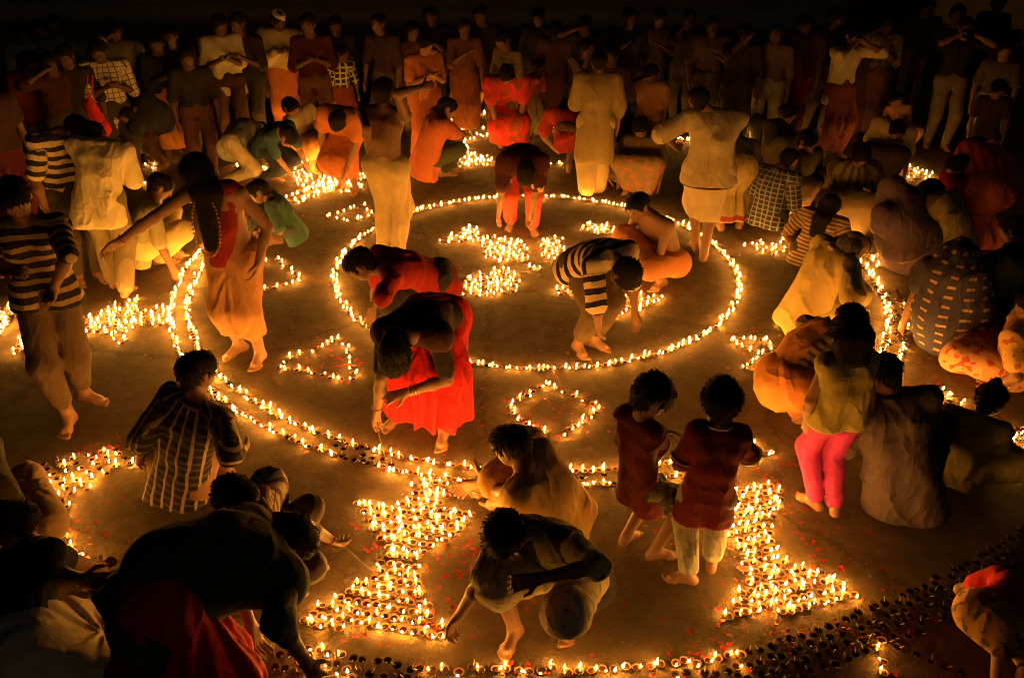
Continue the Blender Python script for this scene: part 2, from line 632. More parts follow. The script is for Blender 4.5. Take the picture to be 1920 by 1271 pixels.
# ------------------------------------------------------------------ people: body, hair, clothes
def body_prims(J, vox, p):
    s, H = J['s'], J['H']
    fat = p.get('w', 1.0) * p.get('fat', 1.0)
    sd, sp, pel, neck, mid, fr = J['sd'], J['sp'], J['pel'], J['neck'], J['mid'], J['fr']
    P = []
    hips = J['side']
    ch = mid * 0.42 + neck * 0.58 - sp * 0.02 * s
    for g in (-1, 1):
        P.append(cone(pel + hips * g * .055 * s, mid + sd * g * .048 * s, .098 * s * fat, .086 * s * fat, .05 * s))
        P.append(cone(mid + sd * g * .048 * s, ch + sd * g * .075 * s, .086 * s * fat, .098 * s * fat, .05 * s))
        P.append(cone(ch + sd * g * .08 * s, neck + sd * g * .1 * s - sp * .07 * s, .09 * s * fat, .06 * s, .04 * s))
        P.append(cone(neck, J['sh'][g], .046 * s, .056 * s, .04 * s))
    hs, C, hu, hf = J['hs'], J['head'], J['hu'], J['hf']
    hsd = np.cross(hf, hu)
    P.append(cone(neck - sp * .02 * s, C - hu * .04 * hs - hf * .02 * hs, .056 * s, .05 * hs, .03 * s))
    P.append(cone(C - hf * .035 * hs + hu * .025 * hs, C + hf * .02 * hs + hu * .03 * hs, .078 * hs, .076 * hs, .02))
    P.append(cone(C + hf * .035 * hs - hu * .02 * hs, C + hf * .05 * hs - hu * .075 * hs, .06 * hs, .034 * hs, .03 * hs))
    P.append(cone(C + hf * .03 * hs - hu * .045 * hs + hsd * .03 * hs, C + hf * .03 * hs - hu * .045 * hs - hsd * .03 * hs, .04 * hs, .04 * hs, .03 * hs))
    mv = vox * 0.6
    P.append(cone(C + hf * .088 * hs + hu * .005 * hs, C + hf * .108 * hs - hu * .03 * hs, max(.009 * hs, mv), max(.015 * hs, mv), .012))
    P.append(cone(C + hf * .082 * hs + hu * .028 * hs + hsd * .035 * hs, C + hf * .082 * hs + hu * .028 * hs - hsd * .035 * hs, .014 * hs, .014 * hs, .02))
    P.append(cone(C + hf * .085 * hs - hu * .058 * hs + hsd * .014 * hs, C + hf * .085 * hs - hu * .058 * hs - hsd * .014 * hs, .012 * hs, .012 * hs, .012))
    for g in (-1, 1):
        e = C + hsd * g * .08 * hs - hf * .012 * hs
        P.append(cone(e + hu * .018 * hs, e - hu * .026 * hs, max(.016 * hs, mv), max(.012 * hs, mv), .008))
    for g in (-1, 1):
        a, e, w = J['sh'][g], J['el'][g], J['wr'][g]
        P.append(cone(a, e, .05 * s, .038 * s, .03 * s))
        m = e * .65 + w * .35
        P.append(cone(e, m, .038 * s, .040 * s, .02 * s))
        P.append(cone(m, w, .039 * s, .026 * s, .02 * s))
        P += hand_prims(J, g, vox, p)
    for g in (-1, 1):
        h, k, a = J['hip'][g], J['kn'][g], J['an'][g]
        P.append(cone(h, k, .082 * s * fat, .054 * s, .05 * s))
        d = nrm(a - k)
        kd = k - h
        back = -nrm(J['f'] - d * float(J['f'] @ d))
        c1 = k + (a - k) * .3 + back * .015 * s
        P.append(cone(k, c1, .053 * s, .053 * s, .03 * s))
        P.append(cone(c1, a, .053 * s, .033 * s, .03 * s))
        P.append(cone(k, a, .05 * s, .034 * s, .02 * s))
        t = J['toe'][g]
        t = nrm(t - UP * float(t @ UP))
        sole = V(a[0], a[1], 0)
        lt = np.cross(t, UP) * g
        P.append(cone(a, sole - t * .035 * s + UP * .032 * s, .034 * s, .032 * s, .02 * s))
        P.append(cone(sole - t * .03 * s + UP * .03 * s, sole + t * .12 * s + UP * .024 * s, .031 * s, .027 * s, .03 * s))
        P.append(cone(a + t * .02 * s, sole + t * .11 * s + lt * -.012 * s + UP * .03 * s, .032 * s, .022 * s, .03 * s))
        P.append(cone(sole + t * .10 * s - lt * .022 * s + UP * .018 * s, sole + t * .10 * s + lt * .03 * s + UP * .018 * s, .021 * s, .019 * s, .02 * s))
        if vox < 0.016:
            for i, (o, L, r) in enumerate(((-.03, .175, .0145), (-.008, .172, .0105), (.009, .163, .01), (.025, .152, .0095), (.039, .138, .009))):
                P.append(cone(sole + t * .115 * s + lt * o * .85 * s + UP * .016 * s, sole + t * L * s + lt * o * s + UP * .012 * s, max(r * s, mv), max(r * s, mv), .005))
        else:
            P.append(cone(sole + t * .115 * s + UP * .018 * s, sole + t * .155 * s + UP * .014 * s, .028 * s, .022 * s, .02 * s))
    return P


def hand_prims(J, g, vox, p):
    s = J['s'] * (1.0 if J['H'] > 1.4 else 1.06)
    w, d = J['wr'][g], J['hd'][g]
    n = p.get('pn' + 'l r'[g + 1])           # palm normal
    n = V(*n) if n else (-J['sd'] * g * 0.9 + J['f'] * 0.35 - UP * 0.25)
    n = nrm(n - d * float(n @ d))
    lat = np.cross(d, n) * g
    # thumb on the front side
    if float(lat @ (J['f'] + UP * 0.3)) < 0:
        lat = -lat
    curl = p.get('curl' + 'l r'[g + 1], p.get('curl', 0.5))
    P = []
    if vox > 0.016:
        P.append(cone(w, w + d * .13 * s + n * .02 * curl, .026 * s, .022 * s, .02))
        P.append(cone(w + d * .03 * s, w + d * .07 * s + lat * .04 * s, .014 * s, .012 * s, .015))
        return P
    mv = vox * 0.62
    for o, r in ((.024, .017), (0.008, .018), (-.010, .018), (-.026, .015)):
        P.append(cone(w + lat * o * .6 * s, w + d * .085 * s + lat * o * s, r * s, .0125 * s, .012))
    for i, (o, L) in enumerate(((.030, .072), (.010, .082), (-.011, .076), (-.031, .060))):
        b = w + d * .088 * s + lat * o * s
        sp_ = (o * 2.2)
        a1 = curl * 0.75
        a2 = curl * 1.75
        d1 = nrm(d * math.cos(a1) + n * math.sin(a1) + lat * sp_ * 1.4)
        d2 = nrm(d * math.cos(a2) + n * math.sin(a2) + lat * sp_ * 1.2)
        m = b + d1 * L * .55 * s
        r1, r2 = max(.0096 * s, mv), max(.0078 * s, mv * 0.95)
        P.append(cone(b, m, r1, r1 * .95, .005))
        P.append(cone(m, m + d2 * L * .5 * s, r1 * .95, r2, .004))
    b = w + d * .022 * s + lat * .022 * s
    t1 = nrm(d * .75 + lat * .75 + n * .35)
    t2 = nrm(d * .95 + lat * .25 + n * (.3 + curl * .5))
    m = b + t1 * .05 * s
    P.append(cone(b, m, max(.0155 * s, mv), max(.0115 * s, mv), .01))
    P.append(cone(m, m + t2 * .038 * s, max(.0115 * s, mv), max(.009 * s, mv), .004))
    return P


def hair_mesh(J, vox, style):
    hs, C, hu, hf = J['hs'], J['head'], J['hu'], J['hf']
    hsd = np.cross(hf, hu)
    th = 0.012 + (0.006 if style in ('bushy', 'long') else 0)
    th = max(th, vox * 0.9)
    P = [cone(C - hf * .035 * hs + hu * .027 * hs, C + hf * .02 * hs + hu * .034 * hs, (.079 + th) * hs, (.077 + th) * hs, .02),
         cone(C - hf * .045 * hs + hu * .0 * hs, C - hf * .05 * hs - hu * .055 * hs, .074 * hs, .05 * hs, .03)]
    cuts = []
    sub = []
    # clear the face
    sub.append(cone(C + hf * .12 * hs - hu * .06 * hs + hsd * .03 * hs, C + hf * .12 * hs - hu * .02 * hs - hsd * .03 * hs, .098 * hs, .098 * hs))
    if style == 'bald':
        P = [cone(C - hf * .05 * hs - hu * .01 * hs + hsd * .03 * hs, C - hf * .05 * hs - hu * .01 * hs - hsd * .03 * hs, (.058 + th) * hs, (.058 + th) * hs, .02)]
    for g in (-1, 1):
        if style not in ('long', 'bun', 'braid', 'covered', 'bob'):
            e = C + hsd * g * .085 * hs - hf * .012 * hs
            sub.append(cone(e - hu * .0 * hs, e - hu * .04 * hs, .03 * hs, .03 * hs))
    if style == 'bushy':
        for q in range(9):
            r = np.random.default_rng(q).normal(size=3)
            P.append(cone(C + hu * .03 * hs - hf * .01 * hs, C + hu * .03 * hs - hf * .02 * hs + nrm(r * V(1, 1, .4) + hu * .8 - hf * .2) * .055 * hs, .052 * hs, .044 * hs, .04))
    bk = nrm(-J['fr'] * .8 - J['sp'] * .0)
    if style == 'bob':
        for o in (-.05, 0, .05):
            P.append(cone(C - hf * .05 * hs + hsd * o * hs, C - hf * .055 * hs - hu * .12 * hs + hsd * o * hs, .065 * hs, .05 * hs, .03))
    if style == 'bun':
        P.append(cone(C - hf * .105 * hs - hu * .0 * hs + hsd * .02 * hs, C - hf * .105 * hs - hsd * .02 * hs, .046 * hs, .046 * hs, .02))
    if style == 'topbun':
        P.append(cone(C - hf * .05 * hs + hu * .10 * hs, C - hf * .06 * hs + hu * .125 * hs, .038 * hs, .034 * hs, .015))
    if style == 'long':
        a = C - hf * .06 * hs - hu * .03 * hs
        b = J['neck'] - J['fr'] * .085 * hs - J['sp'] * .05
        c = J['mid'] - J['fr'] * .115 * hs
        for o in (-.045, 0, .045):
            P.append(cone(a + hsd * o * hs, b + J['sd'] * o * hs, .05 * hs, .045 * hs, .03))
            P.append(cone(b + J['sd'] * o * hs, c + J['sd'] * o * .8 * hs, .045 * hs, .03 * hs, .03))
    if style == 'braid':
        a = C - hf * .08 * hs - hu * .04 * hs
        b = J['neck'] - J['fr'] * .09 * hs
        c = J['mid'] - J['fr'] * .12 * hs
        P.append(cone(a, b, .04 * hs, .03 * hs, .02))
        P.append(cone(b, c, .03 * hs, .02 * hs, .01))
    if style == 'front':      # long beard and locks hanging in front of a bowed head
        b = J['neck'] + J['fr'] * .10 * hs + UP * .02
        c = J['neck'] + J['fr'] * .155 * hs - UP * .34 * hs
        for o in (-.045, 0, .045):
            P.append(cone(C - hf * .0 * hs + hsd * o * hs, b + hsd * o * 1.2 * hs, .075 * hs, .055 * hs, .05))
            P.append(cone(b + hsd * o * 1.2 * hs, c + hsd * o * .5 * hs, .055 * hs, .026 * hs, .04))
        sub = []
    return sdf_mesh(P, vox, cuts, sub=sub, amp=0.0035, freq=60, seed=3)


def strands(v, q, J, n, p_style):
    """loose locks standing off the hair's surface"""
    r = np.random.default_rng(len(v))
    C, hu, hf = J['head'], J['hu'], J['hf']
    d = v - C
    ok = np.nonzero((d @ hu > -.06) | (d @ hf < 0))[0]
    if len(ok) == 0:
        return v, q
    pick = r.choice(ok, n)
    root = v[pick]
    out = d[pick] / (np.linalg.norm(d[pick], axis=1)[:, None] + 1e-6)
    flow = -hu * .8 + hf * .25 + r.normal(0, .3, (n, 3))
    flow = flow - out * (flow * out).sum(1)[:, None]
    dr = flow + out * r.uniform(.0, .32 if p_style == 'bushy' else .16, (n, 1))
    dr /= np.linalg.norm(dr, axis=1)[:, None] + 1e-6
    L = r.uniform(.012, .028, (n, 1)) * J['hs']
    w = np.cross(dr, out) * r.uniform(.003, .0055, (n, 1))
    V0 = np.stack([root - w - out * .003, root + w - out * .003, root + dr * L * .6 + w * .6 + out * .004, root + dr * L - out * .002 * 0], 1).reshape(-1, 3)
    b = len(v) + np.arange(n)[:, None] * 4
    return np.concatenate([v, V0]), np.concatenate([q, b + np.array([0, 1, 2, 3])])


def torso_prims(J, off, p, hem, k=0.05):
    s = J['s']
    fat = p.get('w', 1.0) * p.get('fat', 1.0)
    sd, sp, pel, neck, mid = J['sd'], J['sp'], J['pel'], J['neck'], J['mid']
    hips = J['side']
    low = pel - sp * hem * s
    if sp[2] < 0.7:
        low = pel - nrm(sp + UP * 0.8) * hem * s * 0.8
    ch = mid * 0.42 + neck * 0.58 - sp * 0.02 * s
    P = []
    for g in (-1, 1):
        P.append(cone(low + hips * g * .09 * s, mid + sd * g * .05 * s, .121 * s * fat + off, .088 * s * fat + off, k * s))
        P.append(cone(mid + sd * g * .05 * s, ch + sd * g * .075 * s, .088 * s * fat + off, .098 * s * fat + off, k * s))
        P.append(cone(ch + sd * g * .08 * s, neck + sd * g * .1 * s - sp * .07 * s, .09 * s * fat + off, .06 * s + off, .04 * s))
        P.append(cone(neck - sp * .035 * s, J['sh'][g], .048 * s + off, .056 * s + off, .04 * s))
    ax = nrm(mid - low)
    if p.get('pose', 'stand') == 'stand' and sp[2] > 0.6:
        ax = nrm(ax * .25 + UP * .75)
    return P, low, ax


def pat_coord(Vt, J):
    a, b = J['pel'], J['neck']
    sp = nrm(b - a)
    d = Vt - a
    along = d @ sp
    lat = d @ J['sd']
    dep = d @ np.cross(sp, J['sd'])
    out = np.stack([along, .15 * J['s'] * np.arctan2(lat, np.abs(dep) + .05), dep], 1)
    # sleeves: along the arm instead
    for g in (-1, 1):
        s0, e0 = J['sh'][g], J['el'][g]
        ax = nrm(e0 - s0)
        q = Vt - s0
        t = q @ ax
        r = np.linalg.norm(q - t[:, None] * ax, axis=1)
        m = (t > 0.05) & (r < 0.1) & (t < 0.6) & (lat * g > 0.135 * J['s'])
        out[m] = np.stack([t[m] + 0.02, (q @ np.cross(ax, J['fr']))[m], r[m]], 1)
    return out


def leg_pat(Vt, J):
    d = Vt - J['pel']
    return np.stack([-d[:, 2], np.arctan2(d @ J['side'], d @ J['f']) * 0.15, d @ J['f']], 1)


def shirt(J, vox, p, sleeve=0.55, hem=0.14, off=0.016, amp=0.017, soff=None, blouse=False):
    so = off if soff is None else soff
    P, low, ax = torso_prims(J, off, p, hem)
    s = J['s']
    for g in (-1, 1):
        a, e, w = J['sh'][g], J['el'][g], J['wr'][g]
        if sleeve > 0:
            t = min(sleeve / 0.53, 1.0)
            P.append(cone(a, a + (e - a) * t, .055 * s + so, .044 * s + so * 1.6, .03 * s))
            if sleeve > 0.53:
                t = (sleeve - 0.53) / 0.47
                P.append(cone(e, e + (w - e) * t, .046 * s + so, .034 * s + so, .02 * s))
    cuts = [(low - ax * 0.02 * s, -ax)]
    if blouse:
        cuts = [(J['pel'] + J['sp'] * 0.16 * s, -J['sp'])]
    v, q = sdf_mesh(P, vox, cuts, amp=amp, freq=15, seed=int(abs(J['base'][0] * 991)) % 9999)
    return v, q, pat_coord(v, J)


def trousers(J, vox, p, length=0.92, off=0.018, wide=0.0):
    s = J['s']
    P = []
    hips = J['side']
    fat = p.get('w', 1.0) * p.get('fat', 1.0)
    P.append(cone(J['hip'][-1], J['hip'][1], .098 * s * fat + off, .098 * s * fat + off, .04 * s))
    P.append(cone(J['pel'], J['pel'] + J['sp'] * .06 * s, .11 * s * fat, .105 * s * fat, .04 * s))
    for g in (-1, 1):
        h, k, a = J['hip'][g], J['kn'][g], J['an'][g]
        t1 = min(length / 0.5, 1.0)
        P.append(cone(h, h + (k - h) * t1, .088 * s * fat + off, (.068 + .03 * (1 - t1)) * s + off + wide, .035 * s))
        if length > 0.5:
            t = (length - 0.5) / 0.5
            e = k + (a - k) * t
            P.append(cone(k, e, .067 * s + off + wide, .043 * s + off + wide, .03 * s))
    v, q = sdf_mesh(P, vox, amp=0.012, freq=17, seed=int(abs(J['base'][1] * 733)) % 9999)
    return v, q, leg_pat(v, J)


def skirt(J, vox, p, length=0.9, off=0.02, flare=0.0, fold=0.012, nf=9, tuck=True):
    """cloth wrapped round both legs"""
    s = J['s']
    fat = p.get('w', 1.0) * p.get('fat', 1.0)
    P = [cone(J['hip'][-1], J['hip'][1], .1 * s * fat + off, .1 * s * fat + off, .05 * s),
         cone(J['pel'], J['pel'] + J['sp'] * .09 * s, .12 * s * fat, .11 * s * fat, .05 * s)]
    for t in (0, .2, .4, .6, .8, 1.0):
        h = J['hip'][-1] * (1 - t) + J['hip'][1] * t
        k = J['kn'][-1] * (1 - t) + J['kn'][1] * t
        a = J['an'][-1] * (1 - t) + J['an'][1] * t
        fx = 1 if t in (0, 1.0) else 0.86
        t1 = min(length / 0.5, 1.0)
        r1 = (.088 * s * fat) * fx + off
        r2 = .066 * s * fx + off + flare * .5
        P.append(cone(h, h + (k - h) * t1, r1, r1 + (r2 - r1) * t1, .05 * s))
        if length > 0.5:
            e = k + (a - k) * (length - 0.5) * 2
            P.append(cone(k, e, r2, .052 * s * fx + off + flare, .05 * s))
    c = J['pel'] + (J['f'] * .0)
    f, sd = J['f'], J['side']
    ph = float(abs(J['base'][0] * 7.3))

    def ff(Q):
        d = Q - (J['kn'][-1] + J['kn'][1]) * .5
        th = np.arctan2(d @ sd, d @ f)
        dn = np.clip((J['pel'][2] + 0.1 - Q[:, 2]) / 0.6, 0.15, 1)
        wv = np.sin(th * nf + ph + 1.6 * np.sin(Q[:, 2] * 5 + th * 2)) + .5 * np.sin(th * nf * 1.9 + ph * 2 + Q[:, 2] * 3)
        return fold * dn * wv

    cuts = []
    if J['an'][1][2] < 0.2 and p.get('pose', 'stand') == 'stand' and length <= 0.97:
        zc = max(0.02, J['kn'][1][2] * 1.0 - (length - .5) * 2 * (J['kn'][1][2] - J['an'][1][2]) - .03)
        if length > .5:
            cuts.append((V(0, 0, zc), V(0, 0, -1)))
    v, q = sdf_mesh(P, vox, cuts, amp=0.014, freq=12, seed=int(ph * 31), foldfn=ff)
    return v, q, leg_pat(v, J)


def shawl(J, vox, p, off=0.035, hem=0.0, head=False, wide=1.0, arms=0.6, amp=0.02):
    """loose cloth over shoulders and back, optionally over the head"""
    s = J['s']
    P, low, ax = torso_prims(J, off, p, hem, k=0.09)
    for g in (-1, 1):
        a, e = J['sh'][g], J['el'][g]
        P.append(cone(a, a + (e - a) * arms, .06 * s + off, .055 * s + off, .08 * s))
        P.append(cone(J['mid'] + J['sd'] * g * .06 * s, a + (e - a) * arms, .085 * s + off, .04 * s + off, .08 * s))
    sub = []
    if head:
        hs, C, hu, hf = J['hs'], J['head'], J['hu'], J['hf']
        P.append(cone(C - hf * .035 * hs + hu * .02 * hs, C + hf * .015 * hs + hu * .03 * hs, .108 * hs, .104 * hs, .05))
        P.append(cone(C - hf * .05 * hs, J['neck'] - J['fr'] * .03, .1 * hs, .12 * s, .08))
        sub.append(cone(C + hf * .14 * hs - hu * .06 * hs, C + hf * .14 * hs - hu * .0 * hs, .1 * hs, .1 * hs))
    v, q = sdf_mesh(P, vox, [(low - ax * .02, -ax)], amp=amp, freq=10, seed=int(abs(J['base'][0] * 517)) % 9999, sub=sub)
    return v, q, pat_coord(v, J)


def sash(J, vox, p, off=0.03, g=1):
    """cloth slung over one shoulder and across the trunk"""
    s = J['s']
    a = J['sh'][g] * .6 + J['neck'] * .4 + J['sp'] * .03
    fat = p.get('w', 1.0)
    P = []
    for q in (-1, 1):
        pts = [a, J['mid'] + J['fr'] * q * (.1 * fat) * s + J['sd'] * g * .04 * s, J['pel'] + J['fr'] * q * .1 * s - J['sd'] * g * .07 * s]
        for i in range(2):
            for o in (-.035, 0, .035):
                P.append(cone(pts[i] + J['sd'] * o, pts[i + 1] + J['sd'] * o, .045 * s, .05 * s, .03))
    v, q = sdf_mesh(P, vox, amp=0.01, freq=16, seed=4)
    return v, q, pat_coord(v, J)


def drape(J, vox, p, pts=(), amp=0.02, k=0.08):
    """hanging cloth: a run of (pixel x, pixel y, height, radius)"""
    q = [(at_z(a, b, z), r) for a, b, z, r in pts]
    P = [cone(q[i][0], q[i + 1][0], q[i][1], q[i + 1][1], k) for i in range(len(q) - 1)]
    v, f = sdf_mesh(P, vox, amp=amp, freq=14, seed=8)
    return v, f, leg_pat(v, J)


_eye_me = None


def small_parts():
    global _eye_me, _mouth_me
    def ball(rx, ry, rz, n, m):
        vs = [(0, 0, rz)]
        for i in range(1, m):
            a = math.pi * i / m
            for j in range(n):
                b = 2 * math.pi * j / n
                vs.append((rx * math.sin(a) * math.cos(b), ry * math.sin(a) * math.sin(b), rz * math.cos(a)))
        vs.append((0, 0, -rz))
        fs = []
        for j in range(n):
            fs.append((0, 1 + j, 1 + (j + 1) % n))
            L = len(vs) - 1
            o = 1 + (m - 2) * n
            fs.append((L, o + (j + 1) % n, o + j))
        for i in range(m - 2):
            for j in range(n):
                a, b = 1 + i * n + j, 1 + i * n + (j + 1) % n
                fs.append((a, a + n, b + n))
                fs.append((a, b + n, b))
        return np.array(vs), np.array(fs)
    v, f = ball(1, 1, 1, 10, 6)
    c = v[f].mean(1)
    _eye_me = mesh_np('eye', v, f, [plain('eye_white', (.6, .55, .5), .3), plain('iris', (.02, .012, .008), .2)], midx=(c[:, 2] > .55).astype(int))
    v, f = ball(1, .32, .5, 8, 5)
    _mouth_me = mesh_np('mouth', v, f, [plain('lips', (.12, .04, .03), .5)])


small_parts()
BROW = plain('eyebrow', (.015, .01, .008), .8)


def add_face(o, J, base):
    hs, C, hu, hf = J['hs'], J['head'], J['hu'], J['hf']
    hsd = np.cross(hf, hu)
    M = np.stack([hsd, hu, hf], 1)
    rot = Matrix(M.tolist()).to_4x4()
    for g in (-1, 1):
        e = link('eye', _eye_me, parent=o)
        pos = C + hf * .0775 * hs + hu * .008 * hs + hsd * g * .032 * hs - base
        e.matrix_local = Matrix.Translation(pos.tolist()) @ rot @ Matrix.Diagonal((.0135 * hs, .0085 * hs, .011 * hs, 1))
        e = link('eyebrow', _brow_me, parent=o)
        pos = C + hf * .094 * hs + hu * .031 * hs + hsd * g * .034 * hs - base
        e.matrix_local = Matrix.Translation(pos.tolist()) @ rot @ Matrix.Diagonal((.02 * hs, .013 * hs, .008 * hs, 1))
    e = link('mouth', _mouth_me, parent=o)
    pos = C + hf * .0955 * hs - hu * .057 * hs - base
    e.matrix_local = Matrix.Translation(pos.tolist()) @ rot @ Matrix.Diagonal((.022 * hs, .018 * hs, .006 * hs, 1))


_brow_me = _mouth_me.copy()
_brow_me.name = 'eyebrow'
_brow_me.materials.clear()
_brow_me.materials.append(BROW)


def bead_ring(centers, r, mat, name, parent, base):
    vs, fs = [], []
    oc = np.array([(1, 0, 0), (-1, 0, 0), (0, 1, 0), (0, -1, 0), (0, 0, 1), (0, 0, -1)], float)
    of = np.array([(0, 2, 4), (2, 1, 4), (1, 3, 4), (3, 0, 4), (2, 0, 5), (1, 2, 5), (3, 1, 5), (0, 3, 5)])
    for i, c in enumerate(centers):
        vs.append(oc * r + c - base)
        fs.append(of + 6 * i)
    return link(name, mesh_np(name, np.concatenate(vs), np.concatenate(fs), [mat]), parent=parent)


def tube(pts, r, n=8, cap=True):
    pts = [np.asarray(q, float) for q in pts]
    vs, fs = [], []
    for i, q in enumerate(pts):
        d = nrm(pts[min(i + 1, len(pts) - 1)] - pts[max(i - 1, 0)])
        u = nrm(np.cross(d, V(0.3, 0.2, 0.93)))
        w = np.cross(d, u)
        rr = r[i] if hasattr(r, '__len__') else r
        for j in range(n):
            a = 2 * math.pi * j / n
            vs.append(q + (u * math.cos(a) + w * math.sin(a)) * rr)
    for i in range(len(pts) - 1):
        for j in range(n):
            a, b = i * n + j, i * n + (j + 1) % n
            fs.append((a, b, b + n, a + n))
    if cap:
        for o in (0, (len(pts) - 1) * n):
            c = len(vs)
            vs.append(np.mean(vs[o:o + n], 0))
            for j in range(n):
                fs.append((o + j, o + (j + 1) % n, c, c))
    fs = [f if f[2] != f[3] else (f[0], f[1], f[2], f[2]) for f in fs]
    return np.array(vs), np.array(fs)


def tube_obj(name, pts, r, mat, parent=None, base=V(0, 0, 0), n=8):
    v, f = tube(pts, r, n, cap=False)
    return link(name, mesh_np(name, v - base, f, [mat]), loc=(0, 0, 0) if parent is not None else tuple(base), parent=parent)


def build_person(p):
    J = solve(p)
    p['J'] = J
    base = J['base'].copy()
    dist = np.linalg.norm(J['pel'] - CAMP)
    vb = p.get('vox') or (0.0075 if dist < 5.2 else 0.009 if dist < 7.2 else 0.012 if dist < 9.5 else 0.019 if dist < 12 else 0.024)
    vc = max(vb * 1.25, 0.0105)
    tone = p.get('tone', 1)
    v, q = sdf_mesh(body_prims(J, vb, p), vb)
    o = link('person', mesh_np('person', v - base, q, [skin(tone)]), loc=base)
    tag(o, p['label'], p.get('cat', 'person'), p.get('group'))
    p['obj'] = o

    def part(name, res, mat, label=None):
        v, q = res[0], res[1]
        if len(v) == 0:
            return None
        c = link(name, mesh_np(name, v - base, q, [mat], pat=res[2] if len(res) > 2 else None), parent=o)
        if label:
            c['label'] = label
        return c

    st = p.get('hair', 'short')
    if st:
        hv, hq = hair_mesh(J, max(vb, 0.008), st)
        if vb < 0.013:
            hv, hq = strands(hv, hq, J, 500 if vb < .01 else 250, st)
        part('hair', (hv, hq), hair_mat(p.get('haircol', (0.012, 0.009, 0.008))))
    for g in p['wear']:
        kind, mat = g[0], g[1]
        kw = dict(g[2]) if len(g) > 2 else {}
        nm = kw.pop('name', None)
        fn = {'shirt': shirt, 'trousers': trousers, 'skirt': skirt, 'shawl': shawl, 'sash': sash, 'drape': drape}[kind]
        part(nm or kind, fn(J, vc, p, **kw), mat)
    if p.get('collar') is not None:
        s, c = J['s'], J['neck'] + J['sp'] * .006 * J['s']
        P = []
        ts = np.linspace(-.80, .80, 13) * math.pi
        for u, w in zip(ts[:-1], ts[1:]):
            a, b = [c + (J['sd'] * math.sin(t) * .073 - J['fr'] * math.cos(t) * .066) * s - UP * (1 - math.cos(t)) * .010 for t in (u, w)]
            P.append(cone(a, b, .019 * s, .019 * s, .01))
        part('collar', sdf_mesh(P, max(vc * .8, .009)), p['collar'])
    view = nrm(CAMP - J['head'])
    if float(J['hf'] @ view) > 0.05 and st != 'front':
        add_face(o, J, base)
    if p.get('cap'):
        hs, C, hu, hf = J['hs'], J['head'], J['hu'], J['hf']
        P = [cone(C - hf * .03 * hs + hu * .075 * hs, C + hf * .02 * hs + hu * .08 * hs, .082 * hs, .08 * hs, .02)]
        part('cap', sdf_mesh(P, max(vb * .8, .01), [(C + hu * .055 * hs, -hu), (C + hu * .125 * hs, hu)], amp=0.004, freq=30), p['cap'])
    return J
# ------------------------------------------------------------------ ground and walls
def make_ground():
    m, nt, b = new_mat('packed_earth')
    tc = N(nt, 'ShaderNodeTexCoord')
    n1 = N(nt, 'ShaderNodeTexNoise', inp={'Scale': 0.8, 'Detail': 10.0, 'Roughness': 0.62})
    n2 = N(nt, 'ShaderNodeTexNoise', inp={'Scale': 7.0, 'Detail': 8.0, 'Roughness': 0.7})
    n3 = N(nt, 'ShaderNodeTexNoise', inp={'Scale': 90.0, 'Detail': 4.0, 'Roughness': 0.7})
    vo = N(nt, 'ShaderNodeTexVoronoi', feature='DISTANCE_TO_EDGE', inp={'Scale': 0.42})
    for n in (n1, n2, n3):
        nt.links.new(tc.outputs['Object'], n.inputs['Vector'])
    wp = N(nt, 'ShaderNodeMixRGB', blend_type='ADD', inp={0: 0.35})
    nt.links.new(tc.outputs['Object'], wp.inputs[1])
    nt.links.new(n2.outputs['Color'], wp.inputs[2])
    nt.links.new(wp.outputs[0], vo.inputs['Vector'])
    c = mix_c(nt, n1.outputs['Fac'], (0.085, 0.055, 0.027), (0.33, 0.215, 0.108))
    r2 = N(nt, 'ShaderNodeValToRGB')
    r2.color_ramp.elements[0].position = 0.35
    r2.color_ramp.elements[1].position = 0.68
    nt.links.new(n2.outputs['Fac'], r2.inputs[0])
    c = mix_c(nt, math_n(nt, 'MULTIPLY', r2.outputs[0], 0.7), c, (0.08, 0.054, 0.029))
    sp = math_n(nt, 'GREATER_THAN', n3.outputs['Fac'], 0.66)
    c = mix_c(nt, math_n(nt, 'MULTIPLY', sp, 0.35), c, (0.46, 0.36, 0.25))
    cr = math_n(nt, 'LESS_THAN', vo.outputs['Distance'], 0.008)
    c = mix_c(nt, math_n(nt, 'MULTIPLY', cr, 0.6), c, (0.08, 0.056, 0.035))
    nt.links.new(c, b.inputs['Base Color'])
    b.inputs['Roughness'].default_value = 0.88
    b.inputs['Specular IOR Level'].default_value = 0.3
    h = math_n(nt, 'ADD', math_n(nt, 'MULTIPLY', n2.outputs['Fac'], 0.7), math_n(nt, 'MULTIPLY', n3.outputs['Fac'], 0.25))
    h = math_n(nt, 'SUBTRACT', h, math_n(nt, 'MULTIPLY', cr, 0.2))
    bp = N(nt, 'ShaderNodeBump', inp={'Strength': 1.0, 'Distance': 0.06})
    nt.links.new(h, bp.inputs['Height'])
    nt.links.new(bp.outputs[0], b.inputs['Normal'])
    me = mesh_np('ground', [(-90, -30, 0), (90, -30, 0), (90, 150, 0), (-90, 150, 0)], [(0, 1, 2, 3)], [m], smooth=False)
    return tag(link('ground', me), kind='structure')


def box_np(x0, x1, y0, y1, z0, z1):
    v = [(x, y, z) for x in (x0, x1) for y in (y0, y1) for z in (z0, z1)]
    f = [(0, 1, 3, 2), (4, 6, 7, 5), (0, 4, 5, 1), (2, 3, 7, 6), (0, 2, 6, 4), (1, 5, 7, 3)]
    return np.array(v, float), np.array(f)


make_ground()


